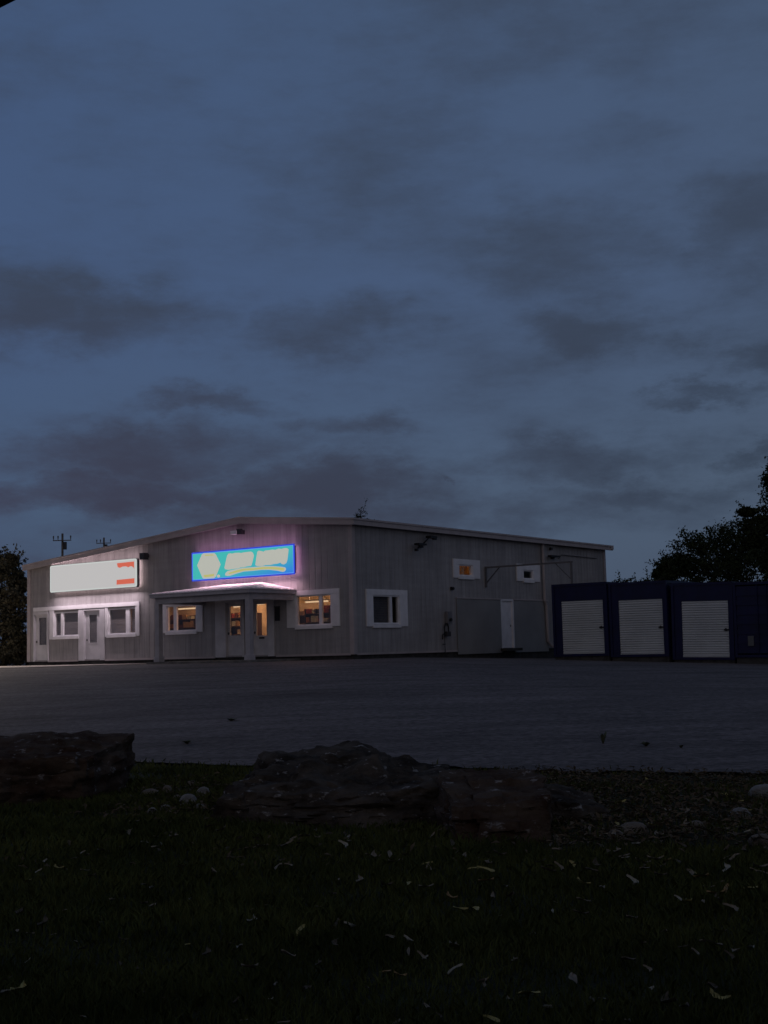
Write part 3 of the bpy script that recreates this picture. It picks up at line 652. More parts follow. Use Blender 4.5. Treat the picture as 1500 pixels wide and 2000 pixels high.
def shelf(x0, x1, y, zs, where, top=3.12, fill=.85):
    t = thing('display_shelf', 'dark display shelf stacked with stock '+where, 'shelf', ((x0+x1)/2, y, ZB+.05), 'shelves inside the shop')
    for x in (x0, x1-.04):
        mb = MB(); mb.box(x, x+.04, y-.2, y+.2, ZB+.05, top); mb.build('upright', M['shelfm'], t)
    mb = MB(); mb.box(x0+.04, x1-.04, y+.17, y+.19, ZB+.1, top); mb.build('back_panel', M['shelfm'], t)
    for z in zs:
        mb = MB(); mb.box(x0+.04, x1-.04, y-.2, y+.17, z-.03, z); mb.build('board', M['shelfm'], t)
        x = x0+.06
        while x < x1-.15:
            w = random.uniform(.10, .26); h = random.uniform(.12, .30)
            if x+w > x1-.06: break
            if random.random() < fill:
                yy = y-.18+random.uniform(0, .06); c = MB(); c.box(x, x+w, yy, yy+.2, z+.002, z+h); c.box(x+w*.4, x+w*.6, yy-.003, yy, z+h*.1, z+h*.9)
                tag(c.build('carton', random.choice(cart), None, (x, yy, z), frame=FRAME), 'small stock carton on a shelf '+where, 'carton', 'cartons '+where)
            x += w+random.uniform(.01, .06)
shelf(-3.3, -2.0, 1.3, (1.9, 2.25, 2.6, 2.95), 'behind the window right of the porch')
shelf(-5.2, -3.9, 2.7, (2.25, 2.6, 2.95), 'behind the window right of the porch', fill=.6)
shelf(-8.4, -6.7, 2.2, (1.9, 2.25, 2.6, 2.95), 'behind the glazed porch doors')
shelf(-6.6, -5.3, 3.2, (2.25, 2.6, 2.95), 'behind the glazed porch doors')
shelf(-11.4, -9.4, 1.4, (1.9, 2.25, 2.6, 2.95), 'behind the window under the porch roof')
# upstairs box in the lit side window
t = thing('wall_shelf', 'pale items on a ledge inside the lit upper side window', 'shelf', (-.3, 8.0, 4.47))
mb = MB(); mb.box(-.35, -.17, 7.2, 8.6, 4.40, 4.46); mb.build('board', M['shelfm'], t)
mb = MB(); mb.box(-.32, -.22, 7.45, 7.62, 4.461, 4.66); mb.box(-.3, -.2, 8.05, 8.12, 4.461, 4.85); mb.build('stock', cart[2], t)
t = thing('hanging_bag', 'crumpled pale sheet inside the dark upper side window', 'bag', (-.3, 13.1, 4.5))
mb = MB(); mb.tube([(-.3, 12.95, 4.5), (-.3, 13.05, 4.62), (-.3, 13.02, 4.72), (-.28, 13.25, 4.80), (-.3, 13.4, 4.84)], [.05, .09, .05, .07, .02], 7); mb.build('sheet', cart[2], t)

# ------------------------------------------------------------------ storage containers
def container(pos, ztop, tilt, label, kind='door', w=2.42, seed=0, H=2.88):
    fr = Matrix.Translation(Vector((pos[0], pos[1], ztop-H))) @ Matrix.Rotation(math.atan2(-dL.y, -dL.x), 4, 'Z') @ Matrix.Rotation(tilt, 4, 'Y')
    t = bpy.data.objects.new('storage_container', None); col.objects.link(t); t.matrix_world = fr; t['_org'] = (0, 0, 0)
    tag(t, label, 'container', 'navy storage containers in a row'); D = 6.05
    mb = MB(); dw0, dw1, dz0, dz1 = (.40, w-.20, .12, 2.19) if kind == 'door' else (0, 0, 0, 0)
    # shell: side walls corrugated
    def corr(x, sgn):
        n = 38; pts = []
        for k in range(n+1):
            y = .12+(D-.24)*k/n; o = .0 if (k//1) % 2 else .035
            pts.append((y, x+sgn*(-o)))
        for k in range(n):
            (ya, xa), (yb, xb) = pts[k], pts[k+1]; mb.poly([(xa, ya, .1), (xb, yb, .1), (xb, yb, H-.1), (xa, ya, H-.1)])
    corr(.02, -1); corr(w-.02, 1)
    mb.box(.02, w-.02, .03, D, H-.07, H-.02); mb.box(.0, w, D-.08, D, 0, H)
    if kind == 'door':
        mb.box(.1, dw0, .02, .07, .1, H-.1); mb.box(dw1, w-.1, .02, .07, .1, H-.1); mb.box(dw0, dw1, .02, .07, dz1, H-.1)
    else:
        n = 14
        for k in range(n):
            z = .15+(H-.3)*k/n; mb.box(.1, w-.1, .03 if k % 2 else .0, .07, z, z+(H-.3)/n)
    mb.build('shell', M['blue'], t)
    mb = MB()
    for x in (0, w-.1):
        mb.box(x, x+.1, -.02, .12, 0, H); mb.box(x, x+.1, D-.1, D+.01, 0, H)
    mb.box(.1, w-.1, -.01, .1, H-.1, H+.0); mb.box(.1, w-.1, -.01, .1, 0, .1)
    for x in (.0, w-.1): mb.box(x, x+.1, .12, D-.1, H-.1, H); mb.box(x, x+.1, .12, D-.1, 0, .1)
    mb.build('corner_frame', M['blue'], t)
    if kind == 'door':
        pts = []; n = 23; y0 = .055
        for k in range(n):
            za = dz0+(dz1-dz0)*k/n; h = (dz1-dz0)/n
            pts += [(y0, za), (y0-.034, za+h*.3), (y0-.034, za+h*.6), (y0, za+h*.8)]
        pts += [(y0, dz1), (y0+.03, dz1), (y0+.03, dz0)]
        mb = MB(); mb.prism(pts, 'x', dw0+.005, dw1-.005); d = mb.build('roller_door', M['rolldoor'], t)
        mb = MB(); mb.box(dw1-.18, dw1+.02, -.01, .03, 1.08, 1.14); mb.box(dw1-.12, dw1-.08, -.02, .03, 1.06, 1.17); mb.build('latch', M['black'], d)
        mb = MB(); mb.box(dw0+.005, dw1-.005, .01, .05, dz0-.03, dz0); mb.build('bottom_rail', M['rolldoor'], d)
    else:
        mb = MB(); mb.box(.50, .72, -.022, -.012, .42, .78); mb.build('sticker', M['sticker'], t)
        mb = MB()
        for x in (.9, 1.25, 1.5): mb.tube([(x, -.03, .12), (x, -.03, H-.12)], .02, 6)
        mb.build('lock_bar', M['blue'], t)
    for y in (.05, D*.5, D-.4):
        mb = MB(); mb.box(.03, w-.03, y, y+.3, -.5, -.002); mb.build('timber_sleeper', M['found'], t)
    return t
cp = [at(1077, 1142, 52.0), at(1187, 1138, 50.62), at(1307, 1138.5, 49.2), at(1429, 1141, 47.75)]
container(cp[0], cp[0].z, 0.0, 'navy storage container with white roller door, nearest the shop building')
container(cp[1], cp[1].z-.02, .004, 'navy storage container with white roller door, middle of the three with doors')
container(cp[2], cp[2].z-.02, .020, 'navy storage container with white roller door, nearest the plain container')
container(cp[3], cp[3].z+.06, .012, 'plain navy storage container without a roller door, under the big tree', kind='plain', H=2.75)

# ------------------------------------------------------------------ trees
def leaf_mat(name, c, c2):
    return mat(name, c, .8, 0, .15, noise_s=.9, alt=c2, detail=3)
M['leaf_dark'] = leaf_mat('leaves_dark', (.028, .040, .016), (.014, .022, .010))
M['leaf_brown'] = leaf_mat('leaves_olive', (.13, .12, .08), (.06, .06, .04))
def leaves_mesh(name, centers, size, m, parent, org, flat_=.5):
    n = len(centers); c = np.array(centers)
    d1 = rng.normal(size=(n, 3)); d1 /= np.linalg.norm(d1, axis=1)[:, None]
    d2 = rng.normal(size=(n, 3)); d2 -= (d1*d2).sum(1)[:, None]*d1; d2 /= np.linalg.norm(d2, axis=1)[:, None]
    s = (size*rng.uniform(.6, 1.4, n))[:, None]
    v = np.stack([c-d1*s, c+d2*s*.5, c+d1*s, c-d2*s*.5], 1).reshape(-1, 3)-np.array(org)
    f = np.arange(4*n).reshape(-1, 4)
    me = bpy.data.meshes.new(name); me.from_pydata(v.tolist(), [], f.tolist()); me.materials.append(m)
    o = bpy.data.objects.new(name, me); col.objects.link(o); o.parent = parent; return o
def tree(name, label, base, H, blobs, n_clump, per, size, m='leaf_dark', group=None, r0=.16, cat='tree', sprigs=0):
    t = bpy.data.objects.new(name, None); col.objects.link(t); t.location = base; t['_org'] = tuple(base); tag(t, label, cat, group)
    b = Vector(base); mb = MB(); rr = random.Random(int(H*1000)+len(blobs))
    top = b+Vector((rr.uniform(-.2, .2), rr.uniform(-.2, .2), H*.8))
    mids = [b+(top-b)*k/5+Vector((rr.uniform(-.08, .08), rr.uniform(-.08, .08), 0))*(k > 0) for k in range(6)]
    mb.tube(mids, [r0*(1-.16*k) for k in range(6)], 8)
    cs = []
    for (cx, cy, cz, rx, ry, rz) in blobs:
        c = Vector((cx, cy, cz)); st = mids[2 if cz-b.z < H*.5 else 3]
        q = st+(c-st)*.5+Vector((0, 0, -.15)); mb.tube([st, q, c], [r0*.42, r0*.28, r0*.08], 6)
        for k in range(n_clump):
            d = Vector((rr.gauss(0, 1), rr.gauss(0, 1), rr.gauss(0, 1))).normalized()*rr.uniform(.55, 1.08)
            p = c+Vector((d.x*rx, d.y*ry, d.z*rz)); cr = rr.uniform(.14, .30)*min(rx, rz, 1.5)*1.0
            if k % 4 == 0: mb.tube([c+(p-c)*.2, c+(p-c)*.6+Vector((0, 0, .05)), p], [r0*.12, r0*.08, .008], 4)
            cs += [tuple(p+Vector((rr.gauss(0, cr), rr.gauss(0, cr), rr.gauss(0, cr*.6)))) for _ in range(per)]
    for s in range(sprigs):
        (cx, cy, cz, rx, ry, rz) = blobs[s % len(blobs)]
        a = rr.uniform(0, 2*PI); e = rr.uniform(.0, 1.2); d = Vector((math.cos(a)*math.cos(e)*rx, math.sin(a)*math.cos(e)*ry, math.sin(e)*rz))
        p0 = Vector((cx, cy, cz))+d*.8; p1 = p0+d.normalized()*rr.uniform(.4, .9)
        mb.tube([p0, p1], [.02, .006], 4)
        for k in range(22):
            q = p0+(p1-p0)*(k/21); cs.append(tuple(q+Vector((rr.gauss(0, .08), rr.gauss(0, .08), rr.gauss(0, .07)))))
    mb.build('trunk', M['bark'], t)
    leaves_mesh('crown', cs, size, M[m], t, base); return t
def gb(px, y):
    p = at(px, 1260, y); return (p.x, p.y, ground_z(p.x, p.y) if y < 100 else 1.0)
def bl(px, py, y, rx, rz, ry=None):
    p = at(px, py, y); return (p.x, p.y, p.z, rx, ry or rx, rz)
tree('dense_tree', 'dark leafy tree behind the containers, its crown sloping down to the left', gb(1375, 62), 5.2,
     [bl(1352, 1085, 62, 1.15, 1.0), bl(1410, 1078, 62.5, 1.2, 1.15), bl(1320, 1112, 61.5, .8, .65), bl(1450, 1065, 63, 1.1, 1.2), bl(1395, 1120, 61, 1.5, .7), bl(1475, 1115, 61, 1.4, .9), bl(1296, 1122, 61.5, .45, .35)], 90, 30, .075, sprigs=46)
tree('tall_tree', 'tall dark tree at the right edge rising highest behind the containers', gb(1545, 64), 8.5,
     [bl(1530, 1065, 64, 1.6, 1.4), bl(1530, 990, 64, 1.1, 1.0), bl(1482, 1030, 63.5, .9, .55), bl(1490, 1075, 63.5, .9, .8), bl(1520, 935, 64, .7, .8), bl(1460, 1000, 63.5, .45, .22), bl(1545, 1120, 64, 1.6, 1.0)], 80, 30, .08, sprigs=40)
for (px, py, s, lab) in ((1212, 1136, .28, 'small dark bush tip above the roof of the middle container'), (1243, 1140, .22, 'low dark bush just over the container roofs, left of the larger bush'), (1268, 1136, .38, 'low dark bush over the container roofs beside the leafy tree')):
    tree('bush', lab, gb(px, 60), 3.0, [bl(px, py+6, 60, s, s), bl(px+4, py+26, 60, s*1.6, s*2)], 14, 16, .06, group='bushes behind the containers', r0=.04, cat='bush', sprigs=5)
tree('bushy_tree', 'olive bushy tree at the left edge beside the shop front, lit by the white sign', gb(8, 63.5), 5.4,
     [bl(-6, 1112, 63.5, .8, .8), bl(22, 1098, 63.5, .32, .42), bl(36, 1142, 63.5, .45, .7), bl(10, 1170, 63.5, 1.2, 1.2), bl(30, 1200, 63.0, .55, 1.2), bl(5, 1240, 63, 1.3, 1.0), bl(34, 1255, 62.8, .55, .8), bl(38, 1278, 62.5, .7, .5), bl(0, 1283, 62.5, 1.0, .45), bl(-40, 1150, 64, 1.5, 1.8), bl(-40, 1230, 64, 1.4, 1.2), bl(-30, 1085, 63.5, .5, .4)],
     70, 26, .085, 'leaf_brown', sprigs=60)
tree('slender_tree', 'faint treetop poking above the roof of the shop behind the corner', gb(704, 84), 9.0, [bl(706, 1006, 84, .35, .45), bl(700, 1016, 84, .6, .3), bl(715, 1018, 84, .35, .2)], 16, 12, .05, r0=.05, sprigs=3)
for (px, dd, h) in ((-60, 78, 6.5), (-170, 74, 7.0), (1640, 70, 8.0), (1750, 66, 7.5)):
    p = gb(px, dd); tree('dense_tree' if px > 0 else 'bushy_tree', 'dark tree standing outside the '+('right' if px > 0 else 'left')+(' edge' if h in (6.5, 8.0) else ' edge, further out'), p, h, [(p[0], p[1], p[2]+h*.6, 2, 2, h*.38)], 90, 20, .14)

# ------------------------------------------------------------------ utility poles and wires
def pole(px, py, y, lab, arm=1.7):
    p = at(px, py, y); t = thing('utility_pole', lab, 'utility pole', (p.x, p.y, .9), 'utility poles behind the shop', frame=None)
    mb = MB(); mb.tube([(p.x, p.y, .3), (p.x, p.y, p.z)], [.15, .10], 8); mb.build('pole', M['wood'], t)
    mb = MB(); mb.box(p.x-arm/2, p.x+arm/2, p.y-.2, p.y-.1, p.z-.70, p.z-.62); mb.build('crossarm', M['wood'], t)
    for dx in (-arm*.47, -arm*.22, arm*.47):
        mb = MB(); mb.tube([(p.x+dx, p.y-.15, p.z-.6), (p.x+dx, p.y-.15, p.z-.3), (p.x+dx, p.y-.15, p.z-.22)], [.03, .07, .05], 6); mb.build('insulator', M['wood'], t)
    mb = MB(); mb.tube([(p.x+.25, p.y, p.z-1.5), (p.x+.25, p.y, p.z-.8)], .16, 8); mb.build('transformer', M['dgrey'], t)
    return p
p1 = pole(122, 1042, 120, 'utility pole with a crossarm rising behind the white sign'); p2 = pole(203, 1050, 150, 'fainter utility pole further right behind the roof')
# ------------------------------------------------------------------ eave over the camera (top-left corner)
a, b = at(33, -1, 3.0), at(-3, 17, 3.0); d = (b-a).normalized()
a2 = a-d*1.2; b2 = b+d*1.6
mb = MB(); up = Vector((0, -1.6, .28)); th = Vector((-.05, 0, .09))
mb.hexa([a2, b2, b2+up, a2+up, a2+th, b2+th, b2+up+th, a2+up+th])
hs = thing('house', 'dark house behind the viewpoint whose eave shows in the top left corner', 'house', (0, -3.5, 0), frame=None)
mb.build('porch_eave', M['black'], hs)
mb = MB(); mb.box(-9, 9, -9.5, -3.5, -.1, 4.2); mb.build('wall', M['siding2'], hs)
mb = MB(); mb.prism([(-3.0, 4.2), (-10, 4.2), (-6.5, 6.4)], 'x', -9.5, 9.5); mb.build('roof', M['roof'], hs)

# ------------------------------------------------------------------ boulders
def rock_mat(name, c1, c2, fleck):
    m = mat(name, c1, .95, 0, .1); nt = m.node_tree; b = nt.nodes['Principled BSDF']; N = nt.nodes.new; Lk = nt.links.new
    tc = N('ShaderNodeTexCoord')
    def nn(s, d=8, sc=(1, 1, 1)):
        mp = N('ShaderNodeMapping'); mp.inputs['Scale'].default_value = sc; Lk(tc.outputs['Object'], mp.inputs[0])
        n = N('ShaderNodeTexNoise'); n.inputs['Scale'].default_value = s; n.inputs['Detail'].default_value = d; n.inputs['Roughness'].default_value = .65; Lk(mp.outputs[0], n.inputs['Vector']); return n
    a = nn(2.2, 8, (1, 1, 2)); f = nn(7, 6, (1, 1, 2.5)); g = nn(22)
    r = N('ShaderNodeValToRGB'); e = r.color_ramp.elements; e[0].position = .38; e[0].color = (*c1, 1); e[1].position = .62; e[1].color = (*c2, 1); Lk(a.outputs['Fac'], r.inputs[0])
    r2 = N('ShaderNodeValToRGB'); e = r2.color_ramp.elements; e[0].position = .60; e[0].color = (0, 0, 0, 1); e[1].position = .68; e[1].color = (1, 1, 1, 1); Lk(f.outputs['Fac'], r2.inputs[0])
    mx = N('ShaderNodeMixRGB'); Lk(r2.outputs[0], mx.inputs[0]); Lk(r.outputs[0], mx.inputs[1]); mx.inputs[2].default_value = (*fleck, 1); Lk(mx.outputs[0], b.inputs['Base Color'])
    bp = N('ShaderNodeBump'); bp.inputs['Strength'].default_value = .8; bp.inputs['Distance'].default_value = .04; Lk(g.outputs['Fac'], bp.inputs['Height']); Lk(bp.outputs[0], b.inputs['Normal'])
    return m
M['rock'] = rock_mat('boulder_stone', (.022, .017, .013), (.100, .084, .070), (.30, .29, .28))
M['rock2'] = rock_mat('boulder_stone_red', (.040, .021, .013), (.100, .075, .058), (.27, .25, .24))
M['pale'] = mat('pale_stone', (.21, .21, .205), .9, noise_s=6, noise_a=.35, bump=.5)
M['brownst'] = mat('brown_stone', (.17, .15, .13), .95, noise_s=5, noise_a=.4, bump=.5)
def boulder(name, label, cs, m, amp=.07, seed=0, n=26, strata=.035, cat='boulder', rnd=.16, prof=0):
    # cs: 8 corners, bottom FL FR BR BL then top
    cs = [Vector(c) for c in cs]; org = (cs[0]+cs[1]+cs[2]+cs[3])/4
    bm = bmesh.new(); bmesh.ops.create_cube(bm, size=2); bmesh.ops.subdivide_edges(bm, edges=bm.edges[:], cuts=n, use_grid_fill=True)
    for v in bm.verts:
        a, b, c = [(t+1)/2 for t in v.co]
        # round the cube a little
        q = Vector(v.co); sp = q.normalized()*1.2; k = rnd
        q = q*(1-k)+sp*k; a, b, c = [(t+1)/2 for t in q]
        bt = cs[0]*(1-a)*(1-b)+cs[1]*a*(1-b)+cs[2]*a*b+cs[3]*(1-a)*b
        tp = cs[4]*(1-a)*(1-b)+cs[5]*a*(1-b)+cs[6]*a*b+cs[7]*(1-a)*b
        p = bt*(1-c)+tp*c; nn = Vector((v.co.x, v.co.y, v.co.z*.8)).normalized()
        p.z += prof*c*max(0, math.sin(PI*min(1, max(0, a))))*b
        s = Vector((seed*7.1, seed*3.3, seed))
        f1 = noise.fractal(p*1.3+s, 1.0, 2.0, 5)*amp*1.5; f2 = noise.fractal(p*5+s, .9, 2.1, 4)*amp*.8
        cell = (noise.cell(Vector((p.x*3.1+seed, p.y*3.1, p.z*6)))+.6*noise.cell(Vector((p.x*8+seed, p.y*8, p.z*13))))*strata
        st = (noise.noise(Vector((p.x*.7, p.y*.7, p.z*14+seed))))*strata
        v.co = p+nn*(f1+f2+cell+st)
    me = bpy.data.meshes.new(name); 
    for v in bm.verts: v.co -= org
    bm.to_mesh(me); bm.free(); me.materials.append(m)
    for p in me.polygons: p.use_smooth = True
    o = bpy.data.objects.new(name, me); col.objects.link(o); o.location = org
    sm = o.modifiers.new('e', 'EDGE_SPLIT'); sm.split_angle = math.radians(38)
    tag(o, label, cat); return o
boulder('boulder', 'big flat-topped brown boulder at the left edge of the lawn',
        [(-4.9, 13.0, -.15), (-3.12, 13.4, -.15), (-2.98, 15.3, -.1), (-5.2, 15.2, -.1), (-4.9, 13.1, .42), (-3.10, 13.45, .47), (-2.92, 15.2, .60), (-5.2, 15.2, .66)], M['rock2'], .07, 1)
boulder('boulder', 'widest boulder in the middle of the lawn edge, its top sloping down to the right',
        [(-1.62, 11.4, -.15), (.55, 10.9, -.15), (.70, 13.6, -.1), (-1.45, 13.7, -.1), (-1.62, 11.6, .25), (.56, 11.2, .30), (.62, 13.2, .30), (-1.32, 13.5, .50)], M['rock'], .085, 2, n=40, prof=.11)
boulder('boulder', 'block-shaped boulder butting against the right end of the widest boulder',
        [(.42, 10.0, -.15), (1.20, 10.1, -.15), (1.32, 12.0, -.1), (.40, 11.9, -.1), (.44, 10.15, .28), (1.22, 10.2, .30), (1.28, 11.9, .41), (.42, 11.8, .43)], M['rock2'], .045, 3, n=32)
boulder('boulder', 'low dark boulder behind the block-shaped boulder, half sunk in leaf litter',
        [(1.30, 10.9, -.12), (1.95, 10.9, -.12), (1.95, 12.0, -.1), (1.35, 12.2, -.1), (1.30, 11.1, .18), (1.85, 11.2, .12), (1.85, 12.0, .14), (1.38, 12.0, .22)], M['rock'], .05, 4, n=18)
def gp(px, py, z=0.0):
    r = ray(px, py); t = (z-CZ)/r.z; return Vector((0, 0, CZ))+r*t
def stone(px, py, w, h, label, m='pale', seed=1):
    p = gp(px, py); d = w*.7
    boulder('stone', label, [(p.x-w/2, p.y, -.03), (p.x+w/2, p.y, -.03), (p.x+w/2, p.y+d, -.03), (p.x-w/2, p.y+d, -.03), (p.x-w*.42, p.y+.1*d, h*.8), (p.x+w*.4, p.y+.1*d, h*.9), (p.x+w*.4, p.y+d*.8, h), (p.x-w*.35, p.y+d*.8, h)], M[m], w*.09, seed, n=9, strata=.004, cat='stone', rnd=.85)
stone(366, 1575, .17, .11, 'brightest pale stone between the left and widest boulders', seed=5)
stone(396, 1558, .14, .10, 'grey-white stone touching the left end of the widest boulder', seed=6)
stone(345, 1567, .10, .07, 'small grey stone just left of the brightest pale stone', 'brownst', 7)
stone(322, 1582, .12, .05, 'low flat pale stone in front of the gap between the boulders', seed=8)
stone(296, 1588, .10, .04, 'small flat stone leftmost in the row of pale stones', seed=9)
stone(293, 1558, .20, .08, 'brown stone in the grass just right of the left boulder', 'brownst', 10)
stone(325, 1548, .10, .07, 'small brown stone at the back of the gap between the boulders', 'brownst', 11)
stone(372, 1536, .12, .06, 'brown stone beside the back corner of the widest boulder', 'brownst', 12)
stone(393, 1578, .14, .03, 'thin flat pale stone below the grey-white stone', seed=13)
stone(210, 1578, .12, .04, 'small pale stone at the foot of the left boulder', seed=14)
stone(1502, 1562, .30, .15, 'large pale stone cut off by the right edge', seed=15)
stone(1447, 1597, .17, .06, 'rounded pale stone in the leaf litter at the right', seed=16)
stone(1490, 1652, .20, .08, 'brown stone at the right edge in the leaf litter', 'brownst', 17)
stone(1238, 1628, .22, .07, 'brown stone in the leaf litter right of the boulders', 'brownst', 18)
stone(1205, 1640, .14, .06, 'small brown stone beside the brown stone in the litter', 'brownst', 19)
stone(1118, 1580, .12, .05, 'small pale stone beside the low dark boulder', seed=20)
stone(1360, 1622, .16, .07, 'half buried brown stone in the litter left of the rounded pale stone', 'brownst', 21)
stone(1008, 1570, .09, .05, 'tiny pale stone on the front of the block-shaped boulder', seed=22)

# ------------------------------------------------------------------ grass and litter (uncountable)
def grass():
    P = []
    for (y0, y1, dens, h, w) in ((4.3, 7, 5200, .050, .0035), (7, 10, 3300, .055, .005), (10, 14, 1900, .06, .007), (14, 19, 900, .06, .010)):
        xm = .31*y1+2.2; n = int((y1-y0)*2*xm*dens*.8)
        x = rng.uniform(-xm, xm, n); y = rng.uniform(y0, y1, n)
        P.append(np.stack([x, y, np.full(n, h), np.full(n, w)], 1))
    P = np.concatenate(P); lim = 16.0-.476*P[:, 0]
    P = P[P[:, 1] < lim+.32*rng.normal(size=len(P))]
    # thin out in the litter zone
    lit = (P[:, 0] > 1.1) & (P[:, 1] > 9.6) & (rng.uniform(size=len(P)) < .75); P = P[~lit]
    pat = np.array([noise.noise((a*1.1, b*1.1, 0)) for a, b in P[:, :2]])
    keep = rng.uniform(size=len(P)) < .80+.5*pat; P = P[keep]; pat = pat[keep]
    n = len(P); h = P[:, 2]*rng.uniform(.5, 1.5, n)*(1+.5*pat); a = rng.uniform(0, 2*PI, n); w = P[:, 3]*rng.uniform(.7, 1.3, n)
    z0 = np.array([ground_z(x, y)+noise.noise((x*1.2, y*1.2, 3))*.03 for x, y in P[:, :2]])
    base = np.stack([P[:, 0], P[:, 1], z0], 1); s = np.stack([np.cos(a)*w, np.sin(a)*w, 0*a], 1)
    b2 = rng.uniform(0, 2*PI, n); lean = h*rng.uniform(.1, .9, n)
    tip = base+np.stack([np.cos(b2)*lean, np.sin(b2)*lean, h], 1); mid = base+np.stack([np.cos(b2)*lean*.25, np.sin(b2)*lean*.25, h*.6], 1)
    v = np.stack([base-s, base+s, mid+s*.7, tip, mid-s*.7], 1).reshape(-1, 3); k = np.arange(n)*5
    me = bpy.data.meshes.new('grass'); me.vertices.add(len(v)); me.vertices.foreach_set('co', v.ravel())
    me.loops.add(5*n); me.loops.foreach_set('vertex_index', np.arange(5*n)); me.polygons.add(n); me.polygons.foreach_set('loop_start', k); me.update(calc_edges=True)
    m = mat('grass_blades', (.098, .112, .034), .8, 0, .1, noise_s=1.3, alt=(.048, .062, .018), detail=8)
    me.materials.append(m); o = bpy.data.objects.new('grass', me); col.objects.link(o)
    tag(o, 'short dark green grass covering the lawn', 'grass', kind='stuff')
grass()
def leafmesh(L, Wd, curl, twist, lobes=0, seed=0):
    rr = random.Random(seed); n = 9; vs = []; fs = []
    for i in range(n+1):
        t = i/n; w = Wd*math.sin(PI*min(1, t*.97+.03))**.75*(1+lobes*.25*math.sin(t*19))
        x = (t-.5)*L; z = curl*L*(4*(t-.5)**2)+.004; y0 = twist*L*math.sin(t*3)*.25
        for k, s in enumerate((-1, 0, 1)):
            vs.append((x, y0+s*w/2, z+(abs(s)*Wd*.35*(1+.4*math.sin(t*7+s)) if s else 0)+rr.uniform(-1, 1)*.0015))
    for i in range(n):
        for k in range(2):
            a = i*3+k; fs.append((a, a+1, a+4, a+3))
    me = bpy.data.meshes.new('leaf'); me.from_pydata(vs, [], fs)
    for p in me.polygons: p.use_smooth = True
    return me
lm = {'y': mat('leaf_yellow', (.33, .29, .11), .7, noise_s=40, noise_a=.25), 't': mat('leaf_tan', (.20, .17, .125), .7, noise_s=40, noise_a=.25), 'p': mat('leaf_pale', (.30, .285, .23), .7, noise_s=40, noise_a=.2), 'b': mat('leaf_dull', (.085, .07, .05), .8, noise_s=40, noise_a=.3), 'o': mat('leaf_orange', (.27, .18, .08), .7, noise_s=40, noise_a=.25)}
protos = {}
for c in lm:
    for i in range(4):
        me = leafmesh(.085+.012*i, .024+.004*(i % 2), (.03, .08, -.05, .12)[i], (.5, -.8, .2, 1)[i], lobes=i % 2, seed=i); me.materials.append(lm[c]); protos[c, i] = me
lab = {'y': 'yellowish fallen leaf lying on the dark lawn', 't': 'tan fallen leaf lying on the dark lawn', 'p': 'pale curled fallen leaf lying on the dark lawn', 'b': 'dull brown fallen leaf near the stones', 'o': 'orange-brown fallen leaf on the dark lawn'}
nleaf = 0
def leaf(px, py, Lpx, ang, c):
    global nleaf
    z = .05; p = gp(px, py, z+.01)
    if p.y > 16-.476*p.x: return
    dist = p.length; L = max(.02, Lpx/FPX*dist); i = nleaf % 4
    o = bpy.data.objects.new('fallen_leaf', protos[c, i]); col.objects.link(o); o.location = (p.x, p.y, z+random.uniform(-.012, .012))
    # on-screen angle to ground heading (depth foreshortened)
    fs_ = CZ/dist; th = math.atan2(math.sin(ang)/max(.18, fs_), math.cos(ang))
    k = L/(.085+.012*i); k /= max(.35, math.hypot(math.cos(th), math.sin(th)*fs_)); k = min(k, 1.15)
    o.rotation_euler = (random.uniform(-.35, .35), random.uniform(-.3, .3), th); o.scale = (k, k*random.uniform(.9, 1.3), k)
    tag(o, lab[c], 'leaf', 'fallen leaves on the lawn'); nleaf += 1
